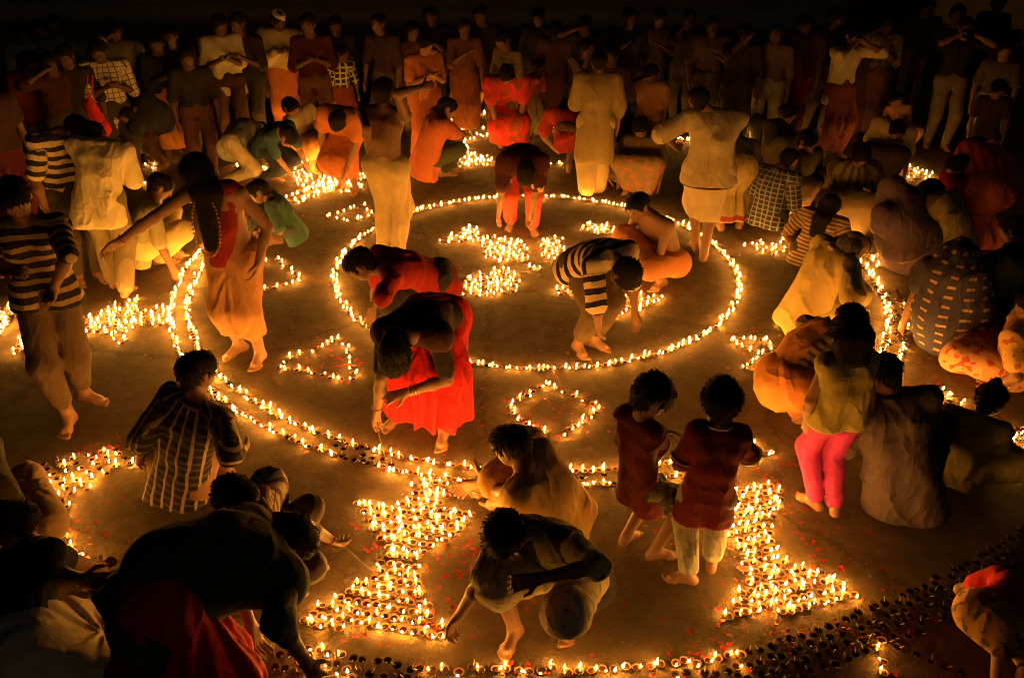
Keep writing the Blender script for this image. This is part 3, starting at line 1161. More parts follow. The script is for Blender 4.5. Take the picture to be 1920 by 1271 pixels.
def wall(name, label, x0, x1, y, h, mat, cope):
    v, f = box_np(x0, x1, y, y + 0.35, 0, h)
    o = link(name, mesh_np(name, v, f, [mat], smooth=False))
    tag(o, label, 'wall')
    v, f = box_np(x0 - .02, x1 + .02, y - 0.06, y + 0.41, h + .002, h + 0.14)
    link('coping', mesh_np('coping', v, f, [cope], smooth=False), parent=o)
    v, f = box_np(x0 + .01, x1 - .01, y - 0.05, y - .002, 0.0, 0.35)
    link('plinth', mesh_np('plinth', v, f, [cope], smooth=False), parent=o)
    return o


wall('dark_wall', 'long dark weathered stone wall behind the crowd', -26, 8.2, 19.5, 5.5,
     plain('weathered_stone', (0.10, 0.085, 0.07), 0.9, scale=3, bump=0.6), plain('stone_trim', (0.09, 0.08, 0.065), 0.9, scale=6))
wall('plaster_wall', 'pale ochre plaster wall behind the crowd beside the dark stone wall', 8.0, 26, 17.6, 5.5,
     plain('ochre_plaster', (0.62, 0.53, 0.34), 0.9, scale=2.5, bump=0.3), plain('plaster_trim', (0.30, 0.25, 0.17), 0.9, scale=6))

# ------------------------------------------------------------------ cloth colours
WHITE = (0.72, 0.68, 0.6)
CREAM = (0.62, 0.52, 0.36)
def F_(c, *a, **k): return fabric(c, *a, **k)
black = F_((0.012, 0.012, 0.014))
darkgrey = F_((0.04, 0.04, 0.045))
navy = F_((0.018, 0.024, 0.05))
maroon = F_((0.10, 0.012, 0.016))
red = F_((0.45, 0.012, 0.012))
brightred = F_((0.62, 0.012, 0.016), 'floral', (0.35, 0.008, 0.012), p=0.09, duty=0.45)
orange = F_((0.62, 0.19, 0.05))
saffron = F_((0.66, 0.24, 0.055))
white = F_(WHITE)
cream = F_(CREAM)
khaki = F_((0.34, 0.27, 0.16))
brown = F_((0.10, 0.06, 0.035))
darkbrown = F_((0.045, 0.03, 0.02))
olive = F_((0.20, 0.17, 0.06))
teal = F_((0.03, 0.12, 0.12))
jeans = F_((0.30, 0.33, 0.34), bump=0.5)
pink = F_((0.42, 0.03, 0.20))
purple = F_((0.075, 0.045, 0.075))
greypurple = F_((0.085, 0.058, 0.072))
green = F_((0.13, 0.20, 0.04), 'floral', (0.22, 0.22, 0.06), p=0.07, duty=0.45)
trouser = F_((0.045, 0.033, 0.025))

BG = 'people watching from the dark crowd at the back'
PEOPLE = []


def P(label, H, face, wear, **k):
    PEOPLE.append(dict(label=label, H=H, face=face, wear=wear, **k))


# ------------------------------------------------------------------ the people, nearest first
P('person in dark T-shirt and cream wrap crouching at the bottom left corner', 1.62, 62,
  [('shirt', black, dict(sleeve=.45)), ('skirt', cream, dict(length=.95, fold=.035, name='dhoti', off=.035))],
  cat='man', pose='squat', pel=(45, 1212), pz=.60, neck=(62, 1025, '+'), head=(10, 972, '-'), hp=35, fl=(105, 1350), fr=(165, 1400), w=1.1,
  hr=(180, 1062, '+'), er=(122, 1052, '+'), hl='knee', curlr=1.0)
P('woman in huge dark kurta bending over at the bottom with a red skirt cloth', 1.6, 72,
  [('shirt', F_((0.045, 0.066, 0.072)), dict(sleeve=.68, hem=.26, off=.035, soff=.016, amp=.02)),
   ('drape', F_((0.04, 0.056, 0.06)), dict(pts=((420, 1010, .86, .13), (320, 1075, .84, .18), (285, 1170, .72, .17)), name='kurta_back')),
   ('drape', F_((0.10, 0.075, 0.045), 'stripes', (0.17, 0.07, 0.03), p=.05, duty=.4), dict(pts=((285, 1185, .66, .15), (262, 1290, .45, .12), (250, 1390, .2, .12)), name='kurta_tail')),
   ('skirt', red, dict(length=.97, off=.05, fold=.03, flare=.05)),
   ('shawl', F_((0.04, 0.056, 0.06)), dict(off=.04, arms=.12, hem=.16, name='dupatta'))],
  cat='woman', pel=(300, 1115, 'z', .80), fl=(335, 1400), fr=(425, 1425), neck=(512, 1030, 'z', .74), head=(548, 1012, '+'), hp=75, ht=10,
  hr=(574, 1240, '+'), er=(522, 1168, '-'), hl=(470, 1170, 'z', .3), w=1.08, fat=1.1, hair='bun')
P('boy in brown with a striped shoulder towel reaching to the big lamp star', 1.5, 95,
  [('shirt', darkbrown, dict(sleeve=.3)), ('shawl', F_((.42, .33, .25), 'lines', (.12, .07, .04), p=.035, duty=.4), dict(arms=.2, off=.02, name='towel')),
   ('trousers', darkbrown, dict(length=.95))],
  cat='boy', pose='squat', pel=(455, 1060), pz=.26, neck=(487, 930, '-'), head=(440, 935, '-'), hp=40, fl=(560, 1065), fr=(520, 1110),
  hr=(668, 1038, 'z', .2), er=(596, 985, '+'), hl='knee', curlr=.8)
P('crouching boy with lime panelled dark T-shirt and camouflage shorts at bottom centre', 1.5, 205,
  [('shirt', F_((.045, .035, .03), 'lines', (.42, .42, .16), p=.30, duty=.36), dict(sleeve=.5, off=.018)),
   ('trousers', F_((.48, .40, .24), 'floral', (.30, .27, .15), p=.045, duty=.42), dict(length=.60, wide=.03, off=.025, name='shorts'))],
  cat='boy', pose='squat', pel=(1068, 1075), pz=.30, neck=(1000, 992, '-'), head=(938, 1006, '-'), hp=62, ht=15,
  fr=(966, 1196), fl=(1080, 1112), kl=(1062, 1148, '-'), hr=(822, 1214, 'g'), er=(893, 1110, '-'), hl=(962, 1094, 'y', -.26), el=(1120, 1062, '-'), tr=205, tl=195, curlr=.9, hair='bushy')
P('bare shouldered man wrapped in ochre cloth squatting at the lamp ring, in side view', 1.68, -62,
  [('shawl', F_((.50, .30, .10)), dict(off=.012, hem=.1, arms=.2)), ('skirt', F_((.55, .27, .07)), dict(length=.8, fold=.02, name='dhoti'))],
  cat='man', pose='squat', pel=(1058, 965), pz=.24, neck=(985, 880, 'y', -.06), head=(946, 812, '-'), hp=28, hr=(895, 905, 'z', .22), hl=(868, 866, 'z', .16), fl=(930, 935), fr=(950, 965), w=.85, fat=1.12)
P('man in dark shirt with pale vertical stripes sitting cross legged with his back turned', 1.68, 22,
  [('shirt', F_((.018, .014, .02), 'tartan', (.36, .27, .14), p=.052, q=.05, duty=.24), dict(sleeve=.75, hem=.34, off=.022)),
   ('trousers', F_((.22, .12, .06)), dict(length=.8, off=.02))],
  cat='man', pose='sit', pel=(340, 900), neck=(372, 752, 'y', .02), head=(371, 697, 'y', .05), hp=15, ht=15, fl=(392, 885), fr=(300, 865),
  hr=(468, 838, 'z', .32), er=(432, 850, '-'), hl=(262, 858, 'z', .22), el=(250, 845, '-'), w=.98, collar=F_((.12, .09, .06)))
P('woman in brown shawl hunched at the left edge beside the lamp field', 1.55, 50,
  [('shawl', F_((.055, .04, .022)), dict(off=.05, hem=.1, head=False)), ('skirt', F_((.45, .30, .14)), dict(length=.95, off=.04, fold=.02))],
  cat='woman', pose='squat', pel=(-62, 1010), pz=.27, neck=(-30, 870, 'y', .02), head=(-70, 850, '+'), hp=55, fl=(0, 1050), fr=(20, 1085), hr=(60, 1020, 'z', .12), w=1.1)
P('woman in red sari and dark shawl bending down to light a ring lamp', 1.6, 186,
  [('skirt', brightred, dict(length=.86, off=.035, flare=.07, fold=.028)), ('shirt', F_((.02, .012, .014)), dict(sleeve=.42, hem=.0, off=.012)),
   ('shawl', F_((.045, .012, .014)), dict(off=.014, arms=.1, hem=.06)), ('sash', red, dict(g=1, off=.02, name='pallu'))],
  cat='woman', fr=(748, 790), fl=(833, 822), tr=215, tl=185, pel=(818, 590, 'y', .16), neck=(768, 628, '-'), head=(736, 676, '-'), hp=95, ht=12,
  hr=(698, 842, 'g'), er=(712, 752, '-'), hl=(762, 735, 'y', -.1), el=(838, 712, '+'), hair='bun', w=.96, fat=1.12, hs=1.15)
P('boy in maroon shirt and dark shorts standing with his head bowed', 1.22, 55,
  [('shirt', F_((.13, .018, .022)), dict(sleeve=.62, hem=.18, off=.02, soff=.014)), ('trousers', F_((.05, .05, .03), 'floral', (.16, .14, .06), p=.07, duty=.42), dict(length=.48, wide=.03, off=.02, name='shorts'))],
  cat='boy', fl=(1172, 1018), fr=(1226, 1046), tl=45, tr=85, pel=(1200, 905, 'y', .0), neck=(1200, 765, 'y', 0), head=(1232, 728, 'y', -.02), hp=38, ht=15, hr=(1228, 860, 'y', .08), er=(1240, 835, '+'), hl='front', hair='bushy', hs=1.02, w=.72, fat=1.1)
P('boy in red polo with white piping and pale jeans seen from behind', 1.27, 8,
  [('shirt', F_((.17, .014, .02)), dict(sleeve=.42, hem=.17, off=.02, soff=.014)), ('trousers', F_((.34, .32, .25), 'floral', (.24, .23, .18), p=.05, duty=.4, bump=.9), dict(length=.93, off=.018, wide=.008, name='jeans'))],
  cat='boy', fl=(1290, 1092), fr=(1332, 1066), tl=-80, tr=10, pel=(1325, 930, 'y', .0), neck=(1348, 800, 'y', 0), hp=25, hr=(1378, 862, 'y', .16), hl=(1312, 872, 'y', .16), er=(1412, 862, '+'), el=(1272, 872, '+'), hair='bushy', hs=1.05, w=.68, fat=1.22)
P('girl in yellow sleeveless top and bright pink trousers standing with her back turned', 1.32, -6,
  [('shirt', F_((.36, .29, .075)), dict(sleeve=.0, hem=.0, off=.028)), ('trousers', pink, dict(length=.96, off=.016))],
  cat='girl', fl=(1527, 952), fr=(1562, 962), tl=-35, tr=5, pel=(1570, 788, 'y', 0), neck=(1590, 668, 'y', 0), hp=12, hl=(1512, 792, 'y', .05), hr=(1622, 815, 'y', .05), hair='bob', hs=1.04, w=.76, fat=1.12)
P('woman in orange sari with striped blouse bending beside the girl in pink trousers', 1.55, 62,
  [('skirt', F_((.62, .22, .06), 'border', (.10, .03, .02), p=.20, duty=.03), dict(length=.9, off=.05, fold=.02, flare=.02)), ('shirt', F_((.42, .30, .13), 'stripes', (.13, .06, .03), p=.055, duty=.42), dict(sleeve=.4, hem=.05)),
   ('drape', F_((.60, .24, .07)), dict(pts=((1466, 722, .34, .18), (1510, 664, .50, .155), (1540, 628, .62, .12)), name='pallu'))],
  cat='woman', pose='squat', pel=(1478, 716), pz=.38, neck=(1560, 618, '+'), head=(1606, 598, '+'), hp=50, hr=(1512, 775, 'z', .15), fl=(1500, 790), fr=(1530, 800), hl=(1640, 612, 'z', .25), hair='bun', w=1.1)
P('broad person in grey purple shirt squatting with their back turned behind the girl', 1.66, 12,
  [('shirt', greypurple, dict(sleeve=.5, hem=.24, off=.03)), ('trousers', darkbrown, dict(length=.9, off=.02))],
  cat='man', pose='squat', pel=(1690, 895), pz=.22, neck=(1668, 742, 'y', .08), head=(1652, 700, '-'), hp=35, ht=-55, w=1.0, fat=1.12, fl=(1680, 850), fr=(1725, 850), hl=(1640, 830, 'z', .3), hr=(1720, 800, 'z', .3), collar=F_((.08, .055, .07)))
P('small child with a topknot in olive dress sitting on the ground at the right', 1.2, 38,
  [('shirt', F_((.20, .16, .05)), dict(sleeve=.3, hem=.2, off=.03)), ('skirt', F_((.22, .17, .05)), dict(length=.7, off=.04))],
  cat='child', pose='sit', pel=(1800, 868), neck=(1830, 785, 'y', .02), head=(1858, 750, 'y', .04), hp=28, ht=10, hr=(1866, 880, 'g'), hl='knee', hair='topbun', w=1.1, fl=(1850, 870), fr=(1830, 895))
P('child in red top and orange print skirt at the bottom right corner', 1.12, 60,
  [('skirt', F_((.50, .24, .06), 'floral', (.12, .10, .04), p=.045, duty=.4), dict(length=.55, off=.04, flare=.03)), ('shirt', red, dict(sleeve=.3, hem=.0))],
  cat='child', fl=(1862, 1300), fr=(1902, 1310), pel=(1858, 1165, 'y', .0), neck=(1925, 1105, '+'), head=(1965, 1090, '+'), hp=50, hl=(1822, 1132, 'y', .1), hr='down')

P('man in striped T-shirt and rolled brown trousers standing at the left edge', 1.73, 162,
  [('shirt', F_((.022, .016, .012), 'stripes', (.42, .29, .12), p=.074, duty=.42), dict(sleeve=.5, hem=.03, off=.018, soff=.014)), ('trousers', F_((.11, .07, .04)), dict(length=.84, off=.008, wide=.018))],
  cat='man', fr=(134, 795), fl=(160, 752), tr=172, tl=100, hp=42, ht=-5, head=(22, 362, 'y', -.1), hl=(98, 545, 'y', -.16), el=(128, 480, '-'), hr=(12, 510, 'y', -.15), step=.05, w=.94)
P('man in black and white striped polo shirt leaning forward behind the left edge man', 1.68, 140,
  [('shirt', F_((.02, .016, .014), 'stripes', (.58, .46, .27), p=.085, duty=.5), dict(sleeve=.45, hem=.14, off=.02)), ('trousers', darkbrown, dict(length=.95))],
  cat='man', fl=(185, 522), fr=(150, 528), neck=(112, 250, 'y', -.1), head=(148, 246, '-'), hp=40, ht=-20)
P('man in loose off white shirt and olive trousers standing with his back turned', 1.66, -8,
  [('shirt', F_((.60, .50, .28), bump=.8), dict(sleeve=.5, hem=.2, off=.028, amp=.026)), ('trousers', F_((.16, .12, .06)), dict(length=.97, off=.02, wide=.012))],
  cat='man', fl=(215, 538), fr=(238, 555), neck=(190, 268, 'y', .08), head=(176, 258, '+'), hp=55, hl=(206, 420, 'y', -.14), el=(203, 365, '-'), hr='front', w=1.0, collar=F_((.5, .42, .24)))
P('bearded long haired man in orange dhoti and bead necklace with one arm stretched out', 1.66, 188,
  [('skirt', F_((.58, .28, .11)), dict(length=.74, off=.028, fold=.012, name='dhoti')), ('sash', F_((.24, .016, .018)), dict(g=-1, off=.012, name='red_shawl'))],
  cat='man', fr=(452, 660), fl=(490, 676), tr=215, tl=185, hp=58, hair='front', neck=(398, 352, 'y', -.12), head=(366, 318, '-'), hr=(216, 458, 'y', -.25), er=(288, 408, '-'), hl=(484, 492, 'y', -.08), tone=0, w=.97)
P('man in red shirt leaning over the inner ring behind the red sari woman', 1.66, -92,
  [('shirt', F_((.42, .03, .02)), dict(sleeve=.5, hem=.14)), ('trousers', darkgrey, dict(length=.95))],
  cat='man', pel=(822, 520, 'z', .60), fl=(770, 640), fr=(800, 625), neck=(712, 500, '-'), head=(676, 497, '-'), hp=52, hl=(690, 588, 'z', .16), el=(715, 560, '-'), hr='down')
P('bare backed man in a cream dhoti standing with one arm raised', 1.70, 12,
  [('skirt', F_((.44, .32, .16)), dict(length=.97, off=.022, fold=.012, name='dhoti'))],
  cat='man', base=(734, 478), hp=10, hr=(792, 164, 'y', .0), er=(744, 176, '-'), hl=(690, 288, 'y', -.03), el=(688, 240, '-'), tone=2, spread=.07, w=1.05)
P('boy in bold black and white striped T-shirt bending to touch the inner ring', 1.55, 128,
  [('shirt', F_((.012, .010, .012), 'stripes', (.62, .46, .24), p=.088, duty=.52), dict(sleeve=.5, hem=.1, off=.025)), ('trousers', F_((.10, .065, .03)), dict(length=.85, off=.022, wide=.015))],
  cat='boy', fl=(1110, 650), fr=(1082, 658), pel=(1086, 488, 'y', .08), neck=(1150, 485, '-'), head=(1174, 520, '-'), hp=88, ht=5, hr=(1125, 668, 'g'), er=(1122, 590, '-'), hl='down', hair='bushy', tr=160, tl=120)
P('bare chested young man in orange cloth squatting inside the inner ring', 1.64, -128,
  [('skirt', F_((.60, .22, .07)), dict(length=.55, off=.03, name='dhoti'))],
  cat='man', pose='squat', pel=(1254, 485), pz=.24, neck=(1222, 405, 'y', -.1), head=(1194, 386, '-'), hp=35, hr=(1165, 448, 'z', .42), hl=(1182, 466, 'z', .4), fl=(1240, 538), fr=(1196, 525))
P('woman in red and black bending down at the top of the inner ring', 1.55, 178,
  [('trousers', F_((.50, .05, .04)), dict(length=.95, off=.03)), ('shirt', F_((.06, .014, .014), 'floral', (.4, .28, .15), p=.1, duty=.36), dict(sleeve=.4, hem=.3, off=.03)), ('shawl', F_((.07, .015, .015)), dict(off=.03, arms=.3))],
  cat='woman', fr=(957, 425), fl=(998, 434), pel=(976, 298, 'y', .1), neck=(982, 305, '-'), head=(986, 328, '-'), hp=88, hr=(932, 428, 'z', .12), er=(938, 372, '-'), hl=(998, 398, 'y', -.1), el=(1004, 365, '-'), hair='bun', w=.95)
P('man in cream shirt and folded white dhoti standing with his back turned', 1.66, 4,
  [('shirt', F_((.42, .33, .19)), dict(sleeve=.55, hem=.1, off=.03)), ('skirt', F_((.50, .39, .23)), dict(length=.6, off=.035, fold=.006, name='dhoti'))],
  cat='man', fl=(1303, 470), fr=(1318, 488), hp=30, head=(1286, 172, 'y', .05), hl=(1258, 268, 'y', .12), el=(1222, 262, '-'), hr=(1356, 246, 'y', .12), er=(1348, 268, '-'), tr=15, w=1.14, fat=1.06, collar=F_((.44, .35, .2)))
P('woman in khaki sari stooping beside the man in the white dhoti', 1.5, 10,
  [('skirt', F_((.34, .25, .10), 'border', (.22, .03, .03), p=.50, duty=.05), dict(length=.9, off=.04, flare=.03, fold=.016)), ('shawl', F_((.22, .17, .07)), dict(off=.03))],
  cat='woman', fl=(1350, 432), fr=(1385, 428), pel=(1378, 312, 'y', -.05), neck=(1374, 272, '+'), head=(1374, 258, '+'), hp=60, hair='bun', w=1.1)
P('young man in blue checked shirt squatting to the right of the khaki sari', 1.62, 48,
  [('shirt', F_((.03, .04, .07), 'check', (.22, .2, .16), p=.045, duty=.22), dict(sleeve=.5, hem=.12)), ('trousers', darkgrey, dict(length=.85))],
  cat='man', pose='squat', pel=(1442, 398), pz=.26, neck=(1460, 318, 'y', .05), head=(1480, 302, '+'), hp=40, fl=(1470, 405), fr=(1424, 420), tr=170, collar=F_((.05, .055, .08)))
P('woman in khaki tunic and cream trousers standing behind the far ring edge', 1.6, 2,
  [('trousers', F_((.42, .31, .16)), dict(length=.97, off=.03, wide=.03)), ('shirt', F_((.26, .19, .085)), dict(sleeve=.7, hem=.42, off=.03))],
  cat='woman', fl=(1100, 368), fr=(1120, 362), hair='bun', hr='side', hl='front', hp=20)
P('long haired woman in thin striped top sitting with her back turned at the right', 1.5, 32,
  [('shirt', F_((.34, .22, .10), 'stripes', (.09, .05, .03), p=.035, duty=.45), dict(sleeve=.4, hem=.14)), ('skirt', darkbrown, dict(length=.9))],
  cat='woman', pose='sit', pel=(1522, 472), neck=(1545, 408, 'y', .05), head=(1556, 388, 'y', .08), hp=35, hair='long', fl=(1560, 470), fr=(1545, 480))
P('balding man in pale yellow shirt squatting at the right side of the outer ring', 1.7, 78,
  [('shirt', F_((.64, .46, .17)), dict(sleeve=.5, hem=.16, off=.03)), ('trousers', F_((.55, .42, .2)), dict(length=.9, off=.03))],
  cat='man', pose='squat', pel=(1512, 582), pz=.28, neck=(1572, 470, 'y', .0), head=(1602, 462, 'y', -.05), hp=38, ht=-10, hr=(1634, 572, 'z', .12), er=(1598, 560, '-'), fl=(1592, 590), fr=(1562, 606), hair='bald', haircol=(.12, .1, .09), tone=0, w=1.05, collar=F_((.60, .43, .16)))
P('person wrapped head to ground in a dark purple sari squatting by the outer ring', 1.58, -28,
  [('shawl', purple, dict(off=.045, head=True, arms=.5)), ('drape', purple, dict(pts=((1672, 352, .80, .105), (1684, 382, .66, .17), (1702, 440, .36, .26), (1708, 470, .16, .29)), k=.12, amp=.03, name='sari'))],
  cat='woman', pose='squat', pel=(1704, 470), pz=.28, neck=(1685, 382, 'y', .1), head=(1670, 358, '-'), hp=35, hl=(1650, 462, 'z', .15), fl=(1668, 490), fr=(1712, 492), w=1.12, hair='covered')
P('woman in olive wrap crouching just behind the dark purple sari', 1.55, -20,
  [('shawl', F_((.20, .16, .05)), dict(off=.03, arms=.5)), ('drape', F_((.22, .17, .06)), dict(pts=((1756, 385, .66, .14), (1768, 420, .44, .21), (1778, 452, .16, .25)), amp=.03, name='sari'))],
  cat='woman', pose='squat', pel=(1776, 450), pz=.28, neck=(1758, 378, 'y', .1), head=(1744, 360, '-'), hp=35, hair='bun')
P('large woman in rust red sari bending over at the right edge', 1.6, -35,
  [('skirt', F_((.60, .13, .045)), dict(length=.93, off=.06, flare=.03, fold=.02)), ('shawl', F_((.45, .07, .04), 'lines', (.26, .03, .02), p=.05, duty=.4), dict(off=.05, hem=.05, arms=.5))],
  cat='woman', fl=(1828, 470), fr=(1868, 474), pel=(1852, 360, 'y', -.05), neck=(1850, 292, '+'), head=(1826, 282, '+'), hp=70, w=1.2, fat=1.15, hair='bun')
P('woman with dark hair and bright red sleeve crouching left of the rust red sari', 1.55, -75,
  [('shawl', F_((.42, .02, .02)), dict(off=.03)), ('skirt', maroon, dict(length=.9, off=.04))],
  cat='woman', pose='squat', pel=(1792, 408), pz=.3, neck=(1786, 335, 'y', .0), head=(1796, 315, '+'), hp=45, hair='bun')
P('woman in dark blue sari with golden dashes squatting with her back turned', 1.58, 6,
  [('shawl', F_((.055, .05, .10)), dict(off=.03, arms=.5)), ('drape', F_((.055, .05, .10), 'dots', (.45, .29, .10), p=.085, q=.075, duty=.26), dict(pts=((1797, 482, .74, .13), (1792, 512, .62, .21), (1785, 575, .34, .27), (1784, 622, .12, .28)), k=.12, amp=.026, name='sari'))],
  cat='woman', pose='squat', pel=(1785, 592), pz=.28, neck=(1796, 492, 'y', .1), head=(1800, 476, '+'), hp=60, hr=(1868, 535, 'z', .3), fl=(1765, 640), fr=(1805, 655), w=1.14, hair='bun')
P('person in dark teal clothes at the right edge beside the golden dash sari', 1.6, -40,
  [('shawl', F_((.014, .024, .026)), dict(off=.05, arms=.6, hem=.1)), ('skirt', F_((.016, .018, .022)), dict(length=.95, off=.06))],
  cat='woman', pose='squat', pel=(1912, 572), pz=.3, neck=(1905, 465, 'y', .02), head=(1902, 432, '-'), hp=35, hair='bun', w=1.1)
P('woman in peach floral sari seated at the right edge', 1.55, -55,
  [('skirt', F_((.60, .30, .15), 'floral', (.45, .08, .05), p=.05, duty=.44), dict(length=.95, off=.05, fold=.02)), ('shawl', F_((.55, .32, .12), 'floral', (.4, .1, .05), p=.05, duty=.4), dict(off=.03))],
  cat='woman', pose='sit', pel=(1902, 690), neck=(1915, 605, 'y', .0), head=(1935, 575, 'y', .0), hp=35, fl=(1850, 690), fr=(1862, 705))
P('boy in teal shirt crouching outside the ring on the left', 1.35, -100,
  [('shirt', F_((.05, .10, .085)), dict(sleeve=.45, hem=.16)), ('trousers', F_((.05, .06, .08)), dict(length=.5, wide=.02, name='shorts'))],
  cat='boy', pose='squat', pel=(545, 425), pz=.22, neck=(508, 375, 'y', -.02), head=(482, 358, '-'), hp=35, fl=(522, 458), fr=(505, 448), hl=(500, 420, 'z', .3), hr=(490, 425, 'z', .3))
P('man in cream trousers squatting behind the outstretched arm', 1.6, 70,
  [('shirt', F_((.30, .26, .13)), dict(sleeve=.5, hem=.12)), ('trousers', F_((.60, .44, .2)), dict(length=.95, off=.03, wide=.01))],
  cat='man', pose='squat', pel=(262, 462), pz=.26, neck=(290, 375, 'y', .05), head=(302, 350, '+'), hp=40, fl=(318, 486), fr=(300, 496))
P('person in pale blue grey cloth stooping over the lamp cluster on the left', 1.55, 85,
  [('shirt', F_((.30, .30, .24), bump=.6), dict(sleeve=.6, hem=.2, off=.04)), ('trousers', khaki, dict(length=.95))],
  cat='man', base=(432, 345), pel=(435, 262, 'y', 0), neck=(470, 238, '+'), head=(490, 250, '+'), hp=60, hr='down', hl='down')
P('boy in dark blue T-shirt bending down into the lamp cluster on the left', 1.45, 110,
  [('shirt', F_((.02, .05, .075)), dict(sleeve=.45, hem=.14)), ('trousers', F_((.03, .035, .05)), dict(length=.9))],
  cat='boy', base=(500, 345), pel=(497, 265, 'y', .05), neck=(525, 245, '-'), head=(540, 258, '-'), hp=70, hr=(552, 340, 'z', .1), hl='down')
P('man in white shirt squatting and looking down above the left lamp cluster', 1.62, 120,
  [('shirt', F_((.58, .5, .3)), dict(sleeve=.5, hem=.12)), ('skirt', F_((.6, .28, .1)), dict(length=.7, off=.03, name='dhoti'))],
  cat='man', pose='squat', pel=(575, 268), pz=.3, neck=(560, 215, 'y', -.05), head=(545, 203, '-'), hp=30, hr=(562, 238, 'z', .5), hl='knee', tone=0)
P('man in saffron wrap bending over the lamp cluster left of the bare back', 1.6, 195,
  [('skirt', F_((.50, .155, .05)), dict(length=.72, off=.04, fold=.02, name='dhoti')), ('shawl', F_((.48, .15, .045)), dict(off=.03, arms=.6))],
  cat='man', base=(655, 358), pel=(648, 245, 'y', .08), neck=(640, 215, '-'), head=(636, 228, '-'), hp=85, hr=(600, 335, 'z', .1), hl='down', hair='bushy')
P('woman in glowing orange sari standing behind the bare backed man', 1.55, 150,
  [('skirt', F_((.42, .125, .045)), dict(length=.96, off=.03, flare=.02)), ('shirt', F_((.4, .12, .04)), dict(sleeve=.4, hem=.1)), ('sash', F_((.62, .22, .08)), dict(g=-1, name='pallu'))],
  cat='woman', base=(800, 300), hp=35, hair='bun', hl='front', hr='front')
P('man in rust orange shirt and dark green trousers squatting before the back lamps', 1.66, 72,
  [('shirt', F_((.40, .10, .04)), dict(sleeve=.85, hem=.16, off=.03)), ('trousers', F_((.05, .06, .035)), dict(length=.95))],
  cat='man', pose='squat', pel=(800, 300), pz=.3, neck=(828, 218, 'y', .0), head=(838, 204, '+'), hp=30, hr=(866, 252, 'z', .5), hl=(860, 250, 'z', .5), fl=(850, 325), fr=(832, 332), w=1.1)
P('girl in orange dress seated behind the rust orange shirt', 1.3, 120,
  [('shirt', F_((.6, .24, .09)), dict(sleeve=.4, hem=.12)), ('skirt', F_((.62, .25, .09)), dict(length=.9))],
  cat='girl', pose='squat', pel=(862, 195), neck=(862, 158, 'y', 0), head=(858, 142, 'y', -.02), hp=25, hair='bun')
P('woman in red floral sari stooping at the rear lamp rows', 1.58, 175,
  [('skirt', F_((.50, .03, .03), 'floral', (.24, .05, .02), p=.13, duty=.45), dict(length=.95, off=.05, flare=.05)), ('shawl', F_((.46, .03, .03), 'floral', (.22, .05, .02), p=.13, duty=.45), dict(off=.04, arms=.6))],
  cat='woman', base=(955, 275), pel=(950, 195, 'y', .08), neck=(950, 152, '-'), head=(950, 142, '-'), hp=60, hair='bun', w=1.15, hr='down', hl='down')
P('person in maroon shirt bending away from the rear lamp row', 1.55, 30,
  [('shirt', F_((.30, .025, .03)), dict(sleeve=.4, hem=.2, off=.03)), ('trousers', brown, dict(length=.95))],
  cat='man', base=(1078, 328), pel=(1070, 248, 'y', 0), neck=(1058, 208, '+'), head=(1060, 205, '+'), hp=80, hr='down')
P('woman in leaf green sari bending low near the khaki tunic', 1.55, 200,
  [('shawl', green, dict(off=.05, arms=.5)), ('skirt', F_((.10, .12, .04)), dict(length=.95, off=.05))],
  cat='woman', base=(1190, 300), pel=(1205, 200, 'y', .1), neck=(1185, 205, '-'), head=(1172, 222, '-'), hp=90, w=1.15, hr='down', hl=(1178, 255, 'z', .2))
P('small child in dark clothes sitting under the green sari', 1.05, 130,
  [('shirt', F_((.06, .05, .035)), dict(sleeve=.4, hem=.1)), ('skirt', F_((.24, .16, .07)), dict(length=.9))],
  cat='child', pose='sit', pel=(1155, 325), neck=(1158, 282, 'y', 0), head=(1160, 262, 'y', 0), hp=30)
P('woman in brown and orange sari sitting low beside the white dhoti', 1.5, 200,
  [('skirt', F_((.15, .10, .05), 'floral', (.26, .09, .04), p=.06, duty=.42), dict(length=.95, off=.03)), ('shawl', F_((.16, .10, .06)), dict(off=.03))],
  cat='woman', pose='squat', pel=(1205, 322), neck=(1205, 262, 'y', 0), head=(1200, 240, '-'), hp=50, hair='bun')
P('woman with side swept hair crouching by the right rear lamps', 1.55, 192,
  [('shawl', F_((.26, .19, .08), 'lines', (.10, .07, .03), p=.06, duty=.45), dict(off=.03, arms=.8)), ('skirt', F_((.20, .14, .07)), dict(length=.95, off=.05))],
  cat='woman', pose='squat', pel=(1590, 372), pz=.3, neck=(1604, 312, 'y', -.08), head=(1614, 293, '-'), hp=48, hr=(1592, 408, 'z', .12), hl='knee', hair='bun')
P('woman with cream scarf looking down beside the bare shouldered child', 1.5, 205,
  [('shawl', F_((.55, .42, .2)), dict(off=.03, arms=.7)), ('skirt', darkbrown, dict(length=.95, off=.05))],
  cat='woman', pose='squat', pel=(1650, 288), pz=.3, neck=(1668, 256, 'y', -.05), head=(1682, 246, '-'), hp=40, hair='bun')
P('small child with one bare shoulder facing the lamps at the right rear', 1.15, 190,
  [('skirt', F_((.32, .15, .07)), dict(length=.9, off=.03)), ('sash', F_((.40, .18, .08)), dict(g=1))],
  cat='child', pose='squat', pel=(1686, 236), pz=.3, neck=(1683, 208, 'y', -.03), head=(1680, 190, '-'), hp=15)
P('man in white shirt and maroon lungi holding a phone up to his face', 1.62, 165,
  [('shirt', F_((.62, .52, .3)), dict(sleeve=.6, hem=.16)), ('skirt', F_((.20, .055, .035)), dict(length=.97, name='lungi'))],
  cat='man', base=(1552, 292), hl='eye', hr='eye', hp=15)
